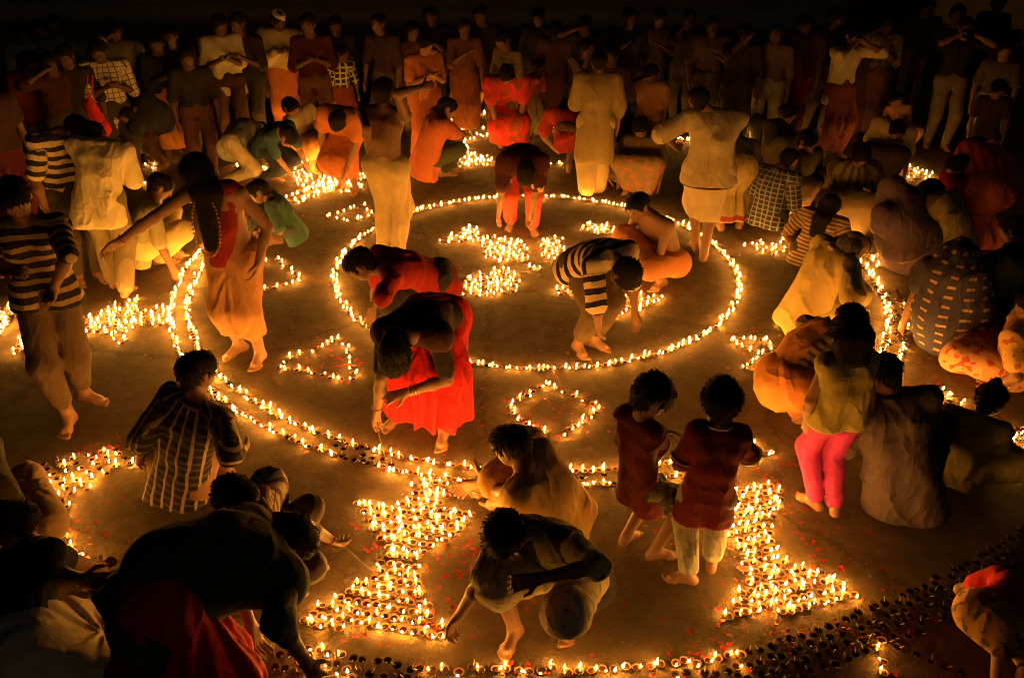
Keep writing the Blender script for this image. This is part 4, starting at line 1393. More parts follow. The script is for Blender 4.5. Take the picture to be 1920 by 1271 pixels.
P('man with a camera at his eye in black shirt and grey trousers', 1.68, 190,
  [('shirt', black, dict(sleeve=.45, hem=.2)), ('trousers', F_((.16, .13, .10)), dict(length=.97))],
  cat='man', base=(1752, 278), hl='eye', hr='eye', hp=10)
P('boy in brown top and cream shorts standing at the right rear', 1.45, 205,
  [('shirt', F_((.10, .07, .045)), dict(sleeve=.45, hem=.18)), ('trousers', F_((.55, .45, .26)), dict(length=.5, wide=.03, name='shorts'))],
  cat='boy', base=(1830, 295), hp=12, hl='side', hr='side')
P('child peering out just above the rust red sari', 1.2, 195,
  [('shirt', F_((.06, .03, .03)), dict(sleeve=.4))],
  cat='child', base=(1822, 340), hp=35)
P('woman crouching in dark clothes with one lit cheek left of the phone man', 1.5, 150,
  [('shawl', F_((.05, .04, .04)), dict(off=.03)), ('skirt', F_((.13, .09, .05)), dict(length=.95, off=.05))],
  cat='woman', pose='squat', pel=(1455, 285), neck=(1462, 240, 'y', 0), head=(1470, 222, 'y', 0), hp=30, hair='bun', hr='chest')
P('man with lit forehead squatting right of the cream shirted man', 1.6, 165,
  [('shirt', navy, dict(sleeve=.5)), ('trousers', darkgrey, dict(length=.95))],
  cat='man', pose='squat', pel=(1425, 240), neck=(1428, 200, 'y', 0), head=(1432, 182, 'y', 0), hp=25, hr='chest', hl='chest')
P('person in black bent double behind the loose off white shirt', 1.65, -70,
  [('shirt', F_((.016, .018, .016)), dict(sleeve=.8, hem=.2, off=.03)), ('skirt', F_((.10, .05, .025)), dict(length=.95))],
  cat='man', base=(330, 315), pel=(318, 225, 'y', 0), neck=(258, 208, '-'), head=(235, 225, '-'), hp=75, hr='down', hl='down', w=1.1)
P('woman with an earring turning left behind the two striped shirts', 1.55, 120,
  [('shawl', F_((.05, .02, .02)), dict(off=.03)), ('skirt', maroon, dict(length=.95))],
  cat='woman', base=(40, 420), hair='bun', hp=25)
P('man sitting behind the lamps with folded knees near the dark wall of people', 1.6, 140,
  [('shirt', F_((.14, .11, .06)), dict(sleeve=.5)), ('trousers', brown, dict(length=.9))],
  cat='man', pose='squat', pel=(1500, 350), neck=(1512, 300, 'y', 0), head=(1515, 280, 'y', 0), hp=35)

# standing row at the back, left to right, placed by the head
T = trouser
for hx, hy, H, face, wear, lab, kw in (  # most cloth colours darkened to stand in for light falling off with distance
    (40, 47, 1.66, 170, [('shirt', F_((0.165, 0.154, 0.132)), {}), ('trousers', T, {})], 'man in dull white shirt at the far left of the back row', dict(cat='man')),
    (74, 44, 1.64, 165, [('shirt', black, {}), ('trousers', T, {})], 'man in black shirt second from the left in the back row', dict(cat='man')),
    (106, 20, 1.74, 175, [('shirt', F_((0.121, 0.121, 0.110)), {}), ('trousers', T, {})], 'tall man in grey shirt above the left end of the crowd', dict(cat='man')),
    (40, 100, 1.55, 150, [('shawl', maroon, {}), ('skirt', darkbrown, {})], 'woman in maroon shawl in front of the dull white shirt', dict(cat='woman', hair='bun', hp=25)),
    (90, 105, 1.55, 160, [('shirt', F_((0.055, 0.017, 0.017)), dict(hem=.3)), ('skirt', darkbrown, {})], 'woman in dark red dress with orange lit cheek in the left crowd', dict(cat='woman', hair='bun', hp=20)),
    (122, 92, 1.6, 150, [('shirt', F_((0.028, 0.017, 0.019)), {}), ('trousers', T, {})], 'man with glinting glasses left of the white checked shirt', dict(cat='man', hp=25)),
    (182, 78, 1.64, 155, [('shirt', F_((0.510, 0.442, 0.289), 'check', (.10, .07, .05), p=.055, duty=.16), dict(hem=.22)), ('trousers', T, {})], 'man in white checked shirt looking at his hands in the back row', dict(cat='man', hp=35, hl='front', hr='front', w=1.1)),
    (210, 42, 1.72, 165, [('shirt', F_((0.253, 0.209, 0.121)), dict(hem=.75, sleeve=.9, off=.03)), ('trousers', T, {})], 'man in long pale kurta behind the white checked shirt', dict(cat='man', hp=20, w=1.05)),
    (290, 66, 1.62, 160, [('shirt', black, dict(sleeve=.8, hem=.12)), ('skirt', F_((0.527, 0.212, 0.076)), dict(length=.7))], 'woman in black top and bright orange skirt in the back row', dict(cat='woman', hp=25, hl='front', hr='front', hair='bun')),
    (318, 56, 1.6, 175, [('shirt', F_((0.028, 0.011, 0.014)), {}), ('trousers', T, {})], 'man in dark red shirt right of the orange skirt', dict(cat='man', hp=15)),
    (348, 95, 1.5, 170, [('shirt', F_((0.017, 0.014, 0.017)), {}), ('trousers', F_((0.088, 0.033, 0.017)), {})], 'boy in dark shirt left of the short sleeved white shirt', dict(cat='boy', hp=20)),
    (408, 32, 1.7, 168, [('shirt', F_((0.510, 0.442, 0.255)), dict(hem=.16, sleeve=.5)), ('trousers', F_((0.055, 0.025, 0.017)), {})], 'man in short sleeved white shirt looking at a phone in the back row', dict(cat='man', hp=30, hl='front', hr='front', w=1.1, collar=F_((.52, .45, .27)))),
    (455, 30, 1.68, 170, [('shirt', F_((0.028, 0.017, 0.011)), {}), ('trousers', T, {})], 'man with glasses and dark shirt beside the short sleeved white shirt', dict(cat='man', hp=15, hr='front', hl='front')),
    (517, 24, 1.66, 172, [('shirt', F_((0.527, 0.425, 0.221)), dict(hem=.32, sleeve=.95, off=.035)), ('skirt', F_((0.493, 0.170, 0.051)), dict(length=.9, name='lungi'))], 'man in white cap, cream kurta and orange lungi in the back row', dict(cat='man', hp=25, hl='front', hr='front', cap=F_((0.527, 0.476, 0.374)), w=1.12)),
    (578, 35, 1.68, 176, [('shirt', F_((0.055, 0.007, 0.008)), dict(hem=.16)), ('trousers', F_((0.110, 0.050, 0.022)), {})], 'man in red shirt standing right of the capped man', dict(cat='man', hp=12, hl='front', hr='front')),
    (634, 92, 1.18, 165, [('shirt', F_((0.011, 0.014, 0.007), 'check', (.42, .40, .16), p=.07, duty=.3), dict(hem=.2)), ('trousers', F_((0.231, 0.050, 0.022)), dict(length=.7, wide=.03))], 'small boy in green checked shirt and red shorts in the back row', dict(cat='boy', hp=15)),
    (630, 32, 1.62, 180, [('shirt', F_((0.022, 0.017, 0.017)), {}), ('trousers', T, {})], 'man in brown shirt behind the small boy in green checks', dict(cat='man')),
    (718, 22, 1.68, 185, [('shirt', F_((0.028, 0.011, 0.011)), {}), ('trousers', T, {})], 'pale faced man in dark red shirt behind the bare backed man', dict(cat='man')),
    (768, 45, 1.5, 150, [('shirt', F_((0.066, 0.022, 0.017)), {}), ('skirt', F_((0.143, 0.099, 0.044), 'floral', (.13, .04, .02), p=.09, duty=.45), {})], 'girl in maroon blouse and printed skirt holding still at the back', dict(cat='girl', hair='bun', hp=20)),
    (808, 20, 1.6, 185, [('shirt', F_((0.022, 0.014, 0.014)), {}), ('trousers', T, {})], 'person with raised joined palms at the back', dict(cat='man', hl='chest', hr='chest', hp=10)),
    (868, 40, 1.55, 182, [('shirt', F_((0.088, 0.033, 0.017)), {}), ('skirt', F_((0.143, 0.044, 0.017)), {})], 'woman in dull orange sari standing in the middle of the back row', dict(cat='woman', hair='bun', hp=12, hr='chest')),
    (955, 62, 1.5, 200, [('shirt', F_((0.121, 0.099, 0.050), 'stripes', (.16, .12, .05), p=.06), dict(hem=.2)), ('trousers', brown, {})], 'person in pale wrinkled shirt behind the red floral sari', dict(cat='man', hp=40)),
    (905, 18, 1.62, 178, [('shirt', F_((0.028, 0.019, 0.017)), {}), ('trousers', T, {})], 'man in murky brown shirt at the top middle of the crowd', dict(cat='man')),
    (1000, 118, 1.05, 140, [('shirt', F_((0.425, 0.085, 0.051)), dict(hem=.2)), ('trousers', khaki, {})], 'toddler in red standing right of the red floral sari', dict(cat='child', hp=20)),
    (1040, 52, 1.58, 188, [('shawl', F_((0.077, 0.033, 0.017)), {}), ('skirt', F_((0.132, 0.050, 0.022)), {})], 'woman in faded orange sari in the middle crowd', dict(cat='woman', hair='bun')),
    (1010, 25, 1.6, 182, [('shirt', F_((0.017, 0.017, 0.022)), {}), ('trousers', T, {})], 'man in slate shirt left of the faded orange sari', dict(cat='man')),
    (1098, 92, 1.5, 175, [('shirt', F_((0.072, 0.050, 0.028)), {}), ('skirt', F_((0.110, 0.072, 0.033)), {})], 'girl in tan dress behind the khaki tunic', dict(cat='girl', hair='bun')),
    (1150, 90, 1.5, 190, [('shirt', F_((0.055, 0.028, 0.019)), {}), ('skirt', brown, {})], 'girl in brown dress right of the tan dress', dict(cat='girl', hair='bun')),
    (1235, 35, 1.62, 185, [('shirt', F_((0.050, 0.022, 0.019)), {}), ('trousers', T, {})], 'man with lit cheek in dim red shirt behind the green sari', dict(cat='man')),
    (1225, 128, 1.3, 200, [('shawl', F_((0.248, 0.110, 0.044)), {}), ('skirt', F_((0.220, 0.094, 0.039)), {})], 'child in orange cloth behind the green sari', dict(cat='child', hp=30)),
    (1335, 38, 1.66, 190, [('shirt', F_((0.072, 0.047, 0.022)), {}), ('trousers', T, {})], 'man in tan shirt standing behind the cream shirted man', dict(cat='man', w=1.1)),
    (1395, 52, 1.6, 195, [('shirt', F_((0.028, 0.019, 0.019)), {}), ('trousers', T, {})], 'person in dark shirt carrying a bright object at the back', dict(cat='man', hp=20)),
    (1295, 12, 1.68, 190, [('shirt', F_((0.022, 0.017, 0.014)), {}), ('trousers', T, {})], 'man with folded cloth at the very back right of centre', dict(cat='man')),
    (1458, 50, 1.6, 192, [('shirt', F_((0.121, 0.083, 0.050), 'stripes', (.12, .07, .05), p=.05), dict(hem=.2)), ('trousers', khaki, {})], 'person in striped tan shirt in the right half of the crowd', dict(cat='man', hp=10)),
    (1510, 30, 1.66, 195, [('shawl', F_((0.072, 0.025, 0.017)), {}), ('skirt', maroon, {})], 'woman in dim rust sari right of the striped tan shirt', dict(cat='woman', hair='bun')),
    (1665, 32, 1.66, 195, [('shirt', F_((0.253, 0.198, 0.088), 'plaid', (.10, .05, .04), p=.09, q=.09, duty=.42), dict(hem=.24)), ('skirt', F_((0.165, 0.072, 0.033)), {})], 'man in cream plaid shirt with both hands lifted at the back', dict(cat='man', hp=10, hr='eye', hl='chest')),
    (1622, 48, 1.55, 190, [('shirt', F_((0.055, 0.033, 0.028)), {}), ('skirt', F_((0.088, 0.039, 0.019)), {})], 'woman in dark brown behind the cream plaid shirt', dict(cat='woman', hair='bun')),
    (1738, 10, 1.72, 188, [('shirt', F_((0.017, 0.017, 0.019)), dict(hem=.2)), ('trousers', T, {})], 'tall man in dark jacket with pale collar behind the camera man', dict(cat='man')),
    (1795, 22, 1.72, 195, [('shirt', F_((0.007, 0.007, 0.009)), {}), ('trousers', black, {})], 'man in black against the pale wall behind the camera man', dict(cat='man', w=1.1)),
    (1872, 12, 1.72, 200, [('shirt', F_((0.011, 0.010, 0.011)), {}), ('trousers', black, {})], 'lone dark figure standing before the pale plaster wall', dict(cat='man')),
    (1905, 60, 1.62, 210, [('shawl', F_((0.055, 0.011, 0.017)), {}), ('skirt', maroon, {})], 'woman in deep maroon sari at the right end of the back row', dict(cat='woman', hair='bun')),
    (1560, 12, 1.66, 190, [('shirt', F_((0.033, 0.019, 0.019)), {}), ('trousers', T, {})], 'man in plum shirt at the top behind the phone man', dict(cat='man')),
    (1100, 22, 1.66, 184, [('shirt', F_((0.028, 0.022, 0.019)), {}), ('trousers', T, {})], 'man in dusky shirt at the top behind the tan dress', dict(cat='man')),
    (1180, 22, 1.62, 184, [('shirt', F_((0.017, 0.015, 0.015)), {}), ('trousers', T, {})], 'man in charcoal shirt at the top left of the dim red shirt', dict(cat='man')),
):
    rj = np.random.default_rng(int(hx * 3 + hy))
    star = 'hp' in kw
    H = H + float(rj.uniform(-.16, .06)) * (not star)
    k = dict(bh=(hx, hy + float(rj.uniform(-14, 16)) * (not star)), group=BG)
    k.update(kw)
    r_ = np.random.default_rng(int(hx * 7 + hy))
    k.setdefault('hp', float(r_.uniform(0, 30)))
    k.setdefault('ht', float(r_.uniform(-35, 35)))
    k.setdefault('hl', str(r_.choice(['side', 'side', 'side', 'side', 'side', 'front'])))
    k.setdefault('hr', str(r_.choice(['side', 'side', 'side', 'side', 'chest', 'eye'])))
    k.setdefault('tone', 3)  # darkest skin imitates the dim light on the back row
    k.setdefault('bend', float(r_.uniform(0, 9)))
    k.setdefault('w', float(r_.uniform(.9, 1.06)))
    k.setdefault('hair', str(r_.choice(['short', 'short', 'bushy'])))
    k.setdefault('twist', float(r_.uniform(-20, 20)))
    face = face + float(r_.uniform(-22, 22))
    P(lab, H, face, wear, **k)

import os as _os
_t = __import__('time').time()
ONLY = None
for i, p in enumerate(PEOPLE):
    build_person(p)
print('people', len(PEOPLE), round(__import__('time').time() - _t, 1), 's', sum(len(m.polygons) for m in bpy.data.meshes), 'faces')
# ------------------------------------------------------------------ oil lamps
RC, R_IN, R_OUT, R_BIG = V(0.2127, 7.3986, 0), 1.813, 3.0957, 4.50


def G2(px, py):
    return at_z(px, py, 0.0)


LAMPS = []       # (pos, lit, label)
BLOCK = []
for p in PEOPLE:
    J = p['J']
    for g in (-1, 1):
        BLOCK.append((J['an'][g][0], J['an'][g][1], .075))
        BLOCK.append((J['an'][g][0] + J['toe'][g][0] * .1, J['an'][g][1] + J['toe'][g][1] * .1, .07))
        if J['wr'][g][2] < .12:
            BLOCK.append((J['wr'][g][0], J['wr'][g][1], .05))
    if p.get('pose', 'stand') != 'stand':
        BLOCK.append((J['pel'][0], J['pel'][1], .24 if J['pel'][1] < 8 else .16))
        for g in (-1, 1):
            if J['kn'][g][2] < .2:
                BLOCK.append((J['kn'][g][0], J['kn'][g][1], .12))
BLOCK = np.array(BLOCK)


def add_lamp(q, lit, label):
    d = np.hypot(BLOCK[:, 0] - q[0], BLOCK[:, 1] - q[1])
    if (d < BLOCK[:, 2]).any():
        return
    LAMPS.append((np.array([q[0], q[1], 0.0]), lit, label))


ORD = 'first second third fourth fifth sixth seventh eighth ninth tenth eleventh twelfth thirteenth fourteenth fifteenth sixteenth seventeenth eighteenth nineteenth'.split()
TENS = {2: 'twent', 3: 'thirt', 4: 'fort', 5: 'fift', 6: 'sixt', 7: 'sevent', 8: 'eight', 9: 'ninet'}


def ordn(i):
    i += 1
    if i < 20:
        return ORD[i - 1]
    if i < 100:
        t, u = divmod(i, 10)
        return TENS[t] + ('ieth' if u == 0 else 'y-' + ORD[u - 1])
    return 'hundred-and-' + ordn(i - 101) if i > 100 else 'hundredth'


def inside(x, y, poly):
    r = False
    j = len(poly) - 1
    for i in range(len(poly)):
        xi, yi = poly[i][:2]
        xj, yj = poly[j][:2]
        if (yi > y) != (yj > y) and x < (xj - xi) * (y - yi) / (yj - yi) + xi:
            r = not r
        j = i
    return r


def fill(px_poly, where, a=0.048, b=0.060, jit=0.004, lit=1.0, ang=None):
    poly = [G2(*q) for q in px_poly]
    c = np.mean(poly, 0)
    poly = [c + (q - c) * 1.03 for q in poly]
    rd = nrm((c - RC) * V(1, 1, 0)) if ang is None else fdir(ang)
    tg = V(-rd[1], rd[0], 0)
    us = [float((q - c) @ rd) for q in poly]
    vs = [float((q - c) @ tg) for q in poly]
    rows = int((max(us) - min(us)) / b) + 1
    row = 0
    for i in range(rows):
        u = max(us) - 0.02 - i * b
        cand = []
        n = int((max(vs) - min(vs)) / a) + 2
        for j in range(n):
            v = min(vs) + (j + (0.5 if i % 2 else 0)) * a
            q = c + rd * u + tg * v
            if inside(q[0], q[1], poly):
                q = q + V(*rng.normal(0, jit, 2), 0)
                cand.append(q)
        cand.sort(key=lambda q: to_px(q)[0])
        for j, q in enumerate(cand):
            L = rng.random() < lit
            add_lamp(q, L, f"{'lit' if L else 'unlit'} clay lamp, {ordn(j)} from left, {ordn(row)} row of {where}")
        row += bool(cand)


def line(px_pts, where, a=0.053, jit=0.004, lit=1.0):
    pts = [G2(*q) for q in px_pts]
    n = 0
    for s, e in zip(pts[:-1], pts[1:]):
        L = np.linalg.norm(e - s)
        k = max(int(round(L / a)), 1)
        for i in range(k):
            q = s + (e - s) * (i / k) + V(*rng.normal(0, jit, 2), 0)
            l_ = rng.random() < lit
            add_lamp(q, l_, f"{'lit' if l_ else 'unlit'} clay lamp, {ordn(n)} along {where}")
            n += 1


_arc = [(455, 1180), (520, 1203), (600, 1222), (700, 1243), (800, 1254), (1000, 1258), (1200, 1252), (1390, 1230), (1500, 1196), (1620, 1150), (1750, 1092), (1850, 1040), (1920, 995)]
_arc = [G2(*q) - RC for q in _arc]
ARC_A = np.array([math.atan2(q[1], q[0]) for q in _arc])
ARC_R = np.array([math.hypot(q[0], q[1]) for q in _arc])


def ring(rad, spacing, where, litf, jit=0.005, keep=None, arc=False):
    n = int(2 * math.pi * (rad if not arc else 4.5) / spacing)
    k = 0
    for i in range(n):
        a = 2 * math.pi * i / n
        r = rad + rng.normal(0, jit)
        if arc:
            r += np.interp((a + math.pi) % (2 * math.pi) - math.pi, ARC_A, ARC_R)
        q = RC + V(math.cos(a + rng.normal(0, .002)) * r, math.sin(a) * r, 0)
        px, py = to_px(q)
        if not (-30 < px < 1950 and py < 1285):
            continue
        if keep and not keep(px, py, a):
            continue
        L = litf(px, py)
        add_lamp(q, L, f"{'lit' if L else 'unlit'} clay lamp, {ordn(k)} along {where}")
        k += 1


# the packed star motifs outside the ring
S1 = [(775, 912), (800, 898), (842, 900), (840, 925), (836, 952), (889, 964), (880, 985), (821, 1025), (790, 1055), (787, 1075), (792, 1112), (843, 1185), (838, 1196), (567, 1166), (575, 1150), (643, 1112), (705, 1072), (722, 1031), (714, 1012), (681, 970), (664, 945), (745, 950), (762, 935)]
fill(S1, 'the star beside the crouching boy')
S2 = [(1365, 915), (1400, 915), (1440, 912), (1478, 926), (1450, 975), (1449, 1017), (1472, 1056), (1539, 1073), (1614, 1107), (1560, 1128), (1440, 1152), (1352, 1166), (1372, 1130), (1392, 1090), (1386, 1030), (1356, 985), (1362, 944)]
fill(S2, 'the star beside the pale jeans')
fill([(150, 598), (229, 572), (256, 560), (266, 585), (322, 574), (324, 612), (252, 610), (240, 650), (201, 630), (151, 622)], 'the star by the brown trousers', a=.055, b=.068)
fill([(76, 866), (135, 862), (240, 830), (246, 870), (180, 898), (172, 930), (140, 925), (112, 980), (74, 890)], 'the star beside the striped back', a=.066, b=.075, lit=.85)
fill([(1685, 733), (1722, 742), (1764, 720), (1802, 755), (1762, 812), (1738, 812), (1722, 770)], 'the star beside the topknot child', a=.07, b=.075, lit=.85)
fill([(1876, 800), (1925, 795), (1935, 890), (1870, 862)], 'the cluster at the right edge', a=.07, b=.08, lit=.8)
line([(118, 965), (122, 985), (118, 1022), (172, 1060)], 'the string by the bottom left hand', lit=.7)
line([(128, 1035), (172, 1062)], 'the short row by the bottom left hand')
line([(0, 600), (22, 570), (0, 625)], 'the left edge triangle')
line([(-20, 650), (5, 618), (28, 578), (44, 574)], 'the outer side of the left edge triangle')
line([(30, 665), (46, 625), (62, 640), (40, 662)], 'the small left edge loop')
# the star in the middle
fill([(816, 456), (890, 424), (897, 440), (982, 455), (988, 492), (935, 492), (905, 482), (900, 457)], 'the upper left arm of the centre star', a=.06, b=.072)
fill([(868, 508), (888, 521), (955, 503), (970, 525), (972, 550), (905, 558), (866, 553)], 'the lower left arm of the centre star', a=.06, b=.072)
fill([(1018, 450), (1062, 446), (1058, 490), (1018, 484)], 'the upper middle of the centre star', a=.06, b=.075)
fill([(1094, 418), (1152, 428), (1162, 446), (1096, 436)], 'the upper right arm of the centre star', a=.06, b=.072)
fill([(1146, 608), (1163, 552), (1246, 558)], 'the lower right arm of the centre star', a=.06, b=.072)
fill([(1040, 516), (1072, 512), (1076, 558), (1048, 556)], 'the lower middle of the centre star', a=.062, b=.075)
line([(995, 503), (1003, 510)], 'the loose bits at the centre')
line([(1014, 506), (1022, 508)], 'the loose pair at the centre')
# outlined triangles and the diamond
line([(522, 690), (545, 672), (586, 660), (612, 646), (638, 638), (648, 655), (657, 680), (663, 713), (620, 710), (575, 698), (522, 692)], 'the triangle left of the red sari', a=.075)
line([(1375, 639), (1402, 636), (1440, 640), (1457, 626), (1465, 612), (1478, 622), (1455, 640), (1440, 655), (1424, 666), (1410, 680), (1398, 692), (1416, 697), (1430, 685)], 'the triangle below the orange sari', a=.06)
line([(1375, 641), (1385, 649), (1408, 659), (1424, 664)], 'the inner triangle below the orange sari', a=.07)
line([(485, 492), (520, 489), (545, 507), (564, 527), (530, 536), (485, 549)], 'the triangle behind the orange dhoti', a=.08)
line([(617, 407), (655, 394), (692, 384)], 'the upper side of the triangle by the bare back', a=.08)
line([(617, 409), (655, 418), (694, 408), (692, 390)], 'the lower side of the triangle by the bare back', a=.08)
line([(1029, 722), (1058, 737), (1094, 752), (1128, 768), (1104, 784), (1078, 800), (1060, 816), (1037, 822)], 'the right sides of the diamond', a=.072)
line([(1029, 722), (1000, 735), (975, 752), (955, 766), (974, 788), (1004, 804), (1037, 822)], 'the left sides of the diamond', a=.072)
fill([(1390, 462), (1452, 446), (1502, 447), (1500, 462), (1440, 482)], 'the triangle left of the long haired woman', a=.08, b=.09)
# rings
def dark_gap(px, py):
    if 632 < px < 706 and py > 800:
        return rng.random() < .12
    return None
def lit_out(px, py):
    g = dark_gap(px, py)
    if g is not None:
        return bool(g)
    return rng.random() < .97
def lit_in_row(px, py):
    g = dark_gap(px, py)
    if g is not None:
        return bool(g)
    if px > 1640 and 545 < py < 650:
        return rng.random() < .08
    return rng.random() < .95
vis = lambda px, py, a: not (py < 470 and 700 < px < 1480)
ring(R_OUT - .068, .048, 'the inner row of the big ring', lit_out, keep=vis)
ring(R_OUT + .068, .048, 'the outer row of the big ring', lit_in_row, keep=vis)
ring(R_OUT, .07, 'the middle row of the big ring', lambda px, py: rng.random() < .05, jit=.02, keep=lambda px, py, a: (610 < px < 740 or 1000 < px < 1150 or px > 1640 and 545 < py < 655) and py > 540)
ring(R_OUT + .15, .075, 'the dark row beside the big ring', lambda px, py: False, jit=.015, keep=lambda px, py, a: px > 1655 and 560 < py < 660)
ring(R_IN, .047, 'the inner ring', lambda px, py: rng.random() < .985, jit=.004)


def big_lit(px, py):
    if px < 505:
        return rng.random() < .85
    if 560 < px < 655:
        return rng.random() < .95
    if 800 < px < 1400:
        return rng.random() < .97
    return False


ring(.0, .056, 'the inner row of the bottom arc', big_lit, jit=.010, keep=lambda px, py, a: px > 440, arc=True)
ring(.066, .058, 'the second row of the bottom arc', lambda px, py: big_lit(px, py) and rng.random() < .45, jit=.010, keep=lambda px, py, a: px > 440 and not 830 < px < 1240, arc=True)
ring(.13, .060, 'the third row of the bottom arc', lambda px, py: rng.random() < .01, jit=.014, keep=lambda px, py, a: px > 440 and not 830 < px < 1330, arc=True)
ring(.195, .062, 'the outer row of the bottom arc', lambda px, py: False, jit=.016, keep=lambda px, py, a: px > 1420, arc=True)
line([(20, 1330), (70, 1345), (140, 1360), (230, 1385)], 'the added unseen string lighting the cream wrap', a=.07)  # lamps added out of view to light the cream wrap
line([(60, 1282), (100, 1288), (146, 1268), (150, 1280)], 'the partly added bits under the cream wrap', a=.08)  # one lamp in view, the others added to light the wrap
line([(130, 1085), (175, 1105), (215, 1128)], 'the dark string by the bottom left hand', lit=0, a=.06)
line([(130, 1092), (170, 1114), (210, 1140)], 'the second dark string by the bottom left hand', lit=0, a=.06)
line([(1621, 1192), (1717, 1230), (1830, 1274)], 'the dark branch from the bottom arc', lit=0, a=.07)
line([(1640, 1218), (1656, 1242), (1655, 1262), (1660, 1275)], 'the four bright lamps below the dark branch', a=.09)
line([(1265, 962), (1280, 970), (1272, 980)], 'the stray bits beside the pale jeans', a=.07)
# far clusters
fill([(530, 282), (590, 277), (592, 300), (545, 312)], 'the far left cluster', a=.07, b=.085)
fill([(540, 320), (600, 325), (655, 345), (655, 362), (600, 364), (552, 347)], 'the far left star', a=.07, b=.085)
fill([(487, 312), (524, 320), (514, 337), (492, 330)], 'the far left small star', a=.07, b=.085)
line([(560, 382), (600, 366)], 'the short far left row', a=.065)
fill([(600, 345), (655, 345), (690, 352), (640, 366)], 'the far left tail', a=.07, b=.085)
line([(845, 214), (875, 216), (905, 212), (918, 222)], 'the rear row', a=.066)
line([(848, 226), (870, 222), (850, 238)], 'the rear row bend', a=.066)
line([(990, 214), (1040, 210), (1012, 226), (990, 243)], 'the rear V on the right', a=.066)
line([(868, 256), (915, 256), (870, 266), (878, 284)], 'the rear middle row', a=.066)
fill([(858, 292), (880, 288), (920, 296), (918, 306), (865, 318)], 'the rear star by the dark green trousers', a=.07, b=.095)
line([(905, 305), (980, 307), (1066, 309)], 'the rear straight row', a=.066)
line([(905, 312), (950, 314)], 'the second rear straight row', a=.066)
line([(765, 322), (790, 318), (825, 314), (830, 318)], 'the rear bits by the rust shirt', a=.066)
line([(1020, 328), (1028, 338)], 'the pair right of the bending woman', a=.066)
line([(1500, 262), (1530, 272)], 'the rear right row', a=.066)
line([(1502, 268), (1528, 276)], 'the second rear right row', a=.066)
line([(1515, 300), (1525, 301)], 'the small pair at the rear right', a=.075)
line([(1660, 305), (1710, 315), (1756, 330)], 'the double row left of the rust red sari', a=.066)
line([(1664, 312), (1710, 322), (1750, 336)], 'the near double row left of the rust red sari', a=.066)
line([(1652, 333), (1690, 333), (1745, 338)], 'the third row left of the rust red sari', a=.075)
line([(1474, 400), (1515, 418)], 'the row left of the long haired woman', a=.08)
line([(1488, 400), (1520, 414)], 'the second row left of the long haired woman', a=.08)
fill([(1572, 400), (1590, 404), (1632, 420), (1628, 432), (1568, 432)], 'the cluster right of the long haired woman', a=.065, b=.08)
fill([(1700, 582), (1722, 590), (1720, 606), (1704, 600)], 'the cluster left of the golden dash sari', a=.07, b=.085)
fill([(1836, 590), (1866, 588), (1868, 632), (1838, 628)], 'the cluster right of the golden dash sari', a=.062, b=.075)
line([(1830, 640), (1850, 650)], 'the bits right of the golden dash sari', a=.065)
line([(270, 312), (285, 318), (300, 306), (322, 300)], 'the far lamps behind the outstretched arm', a=.13)
line([(275, 345), (290, 344), (305, 342)], 'the second far row behind the outstretched arm', a=.075)
line([(325, 425), (338, 440), (345, 448)], 'the bits by the cream trousers', a=.08)
line([(138, 462), (142, 474)], 'the pair by the dark trousers', a=.08)
line([(1190, 327), (1206, 330)], 'the bits by the brown and orange sari', a=.066)
line([(1780, 424), (1796, 430), (1812, 440), (1806, 448)], 'the partly added bits by the rust red sari', a=.08)  # one real lamp, the others added to brighten the rust red sari
line([(1400, 296), (1412, 293)], 'the pair behind the khaki sari', a=.075)


def lathe(prof, n, close_bottom=True):
    vs, fs = [], []
    for r, z in prof:
        for j in range(n):
            a = 2 * math.pi * j / n
            vs.append((r * math.cos(a), r * math.sin(a), z))
    for i in range(len(prof) - 1):
        for j in range(n):
            a, b = i * n + j, i * n + (j + 1) % n
            fs.append((a, b, b + n, a + n))
    return np.array(vs), np.array(fs)


BOWL = [(.0005, .0), (.013, .0), (.0205, .0045), (.0255, .0115), (.0265, .0135), (.0245, .0135), (.0195, .0075), (.0135, .005)]


def bowl_geo(n, spout=0.12):
    v, f = lathe(BOWL, n)
    v = v.copy()
    a = np.arctan2(v[:, 1], v[:, 0])
    w = np.clip(np.cos(a), 0, 1) ** 6 * (np.hypot(v[:, 0], v[:, 1]) / .0285) ** 2
    v[:, 0] *= 1 + spout * w
    v[:, 2] -= .0012 * w
    return v, f


def flame_geo(n, m, h=.034, r=.0072, lean=(0, 0)):
    prof = []
    for i in range(m + 1):
        t = i / m
        prof.append((max(r * math.sin(math.pi * min(t, 1) ** .62) ** 1.05 * (1 - .28 * t) + 2e-5, 2e-5), h * t))
    v, f = lathe(prof, n)
    t = (v[:, 2] / h)
    v[:, 0] += lean[0] * t ** 1.7
    v[:, 1] += lean[1] * t ** 1.7
    return v, f


def wick_geo(n=5, lit=True, ang=0.5):
    h = .008 if lit else .024
    pts = [V(.012, 0, .0075), V(.021, 0, .0135), V(.024 + h * math.cos(ang) * .6, 0, .0145 + h * math.sin(ang) * .9)]
    return tube(pts, [.0022, .0022, .0014], n, cap=False)


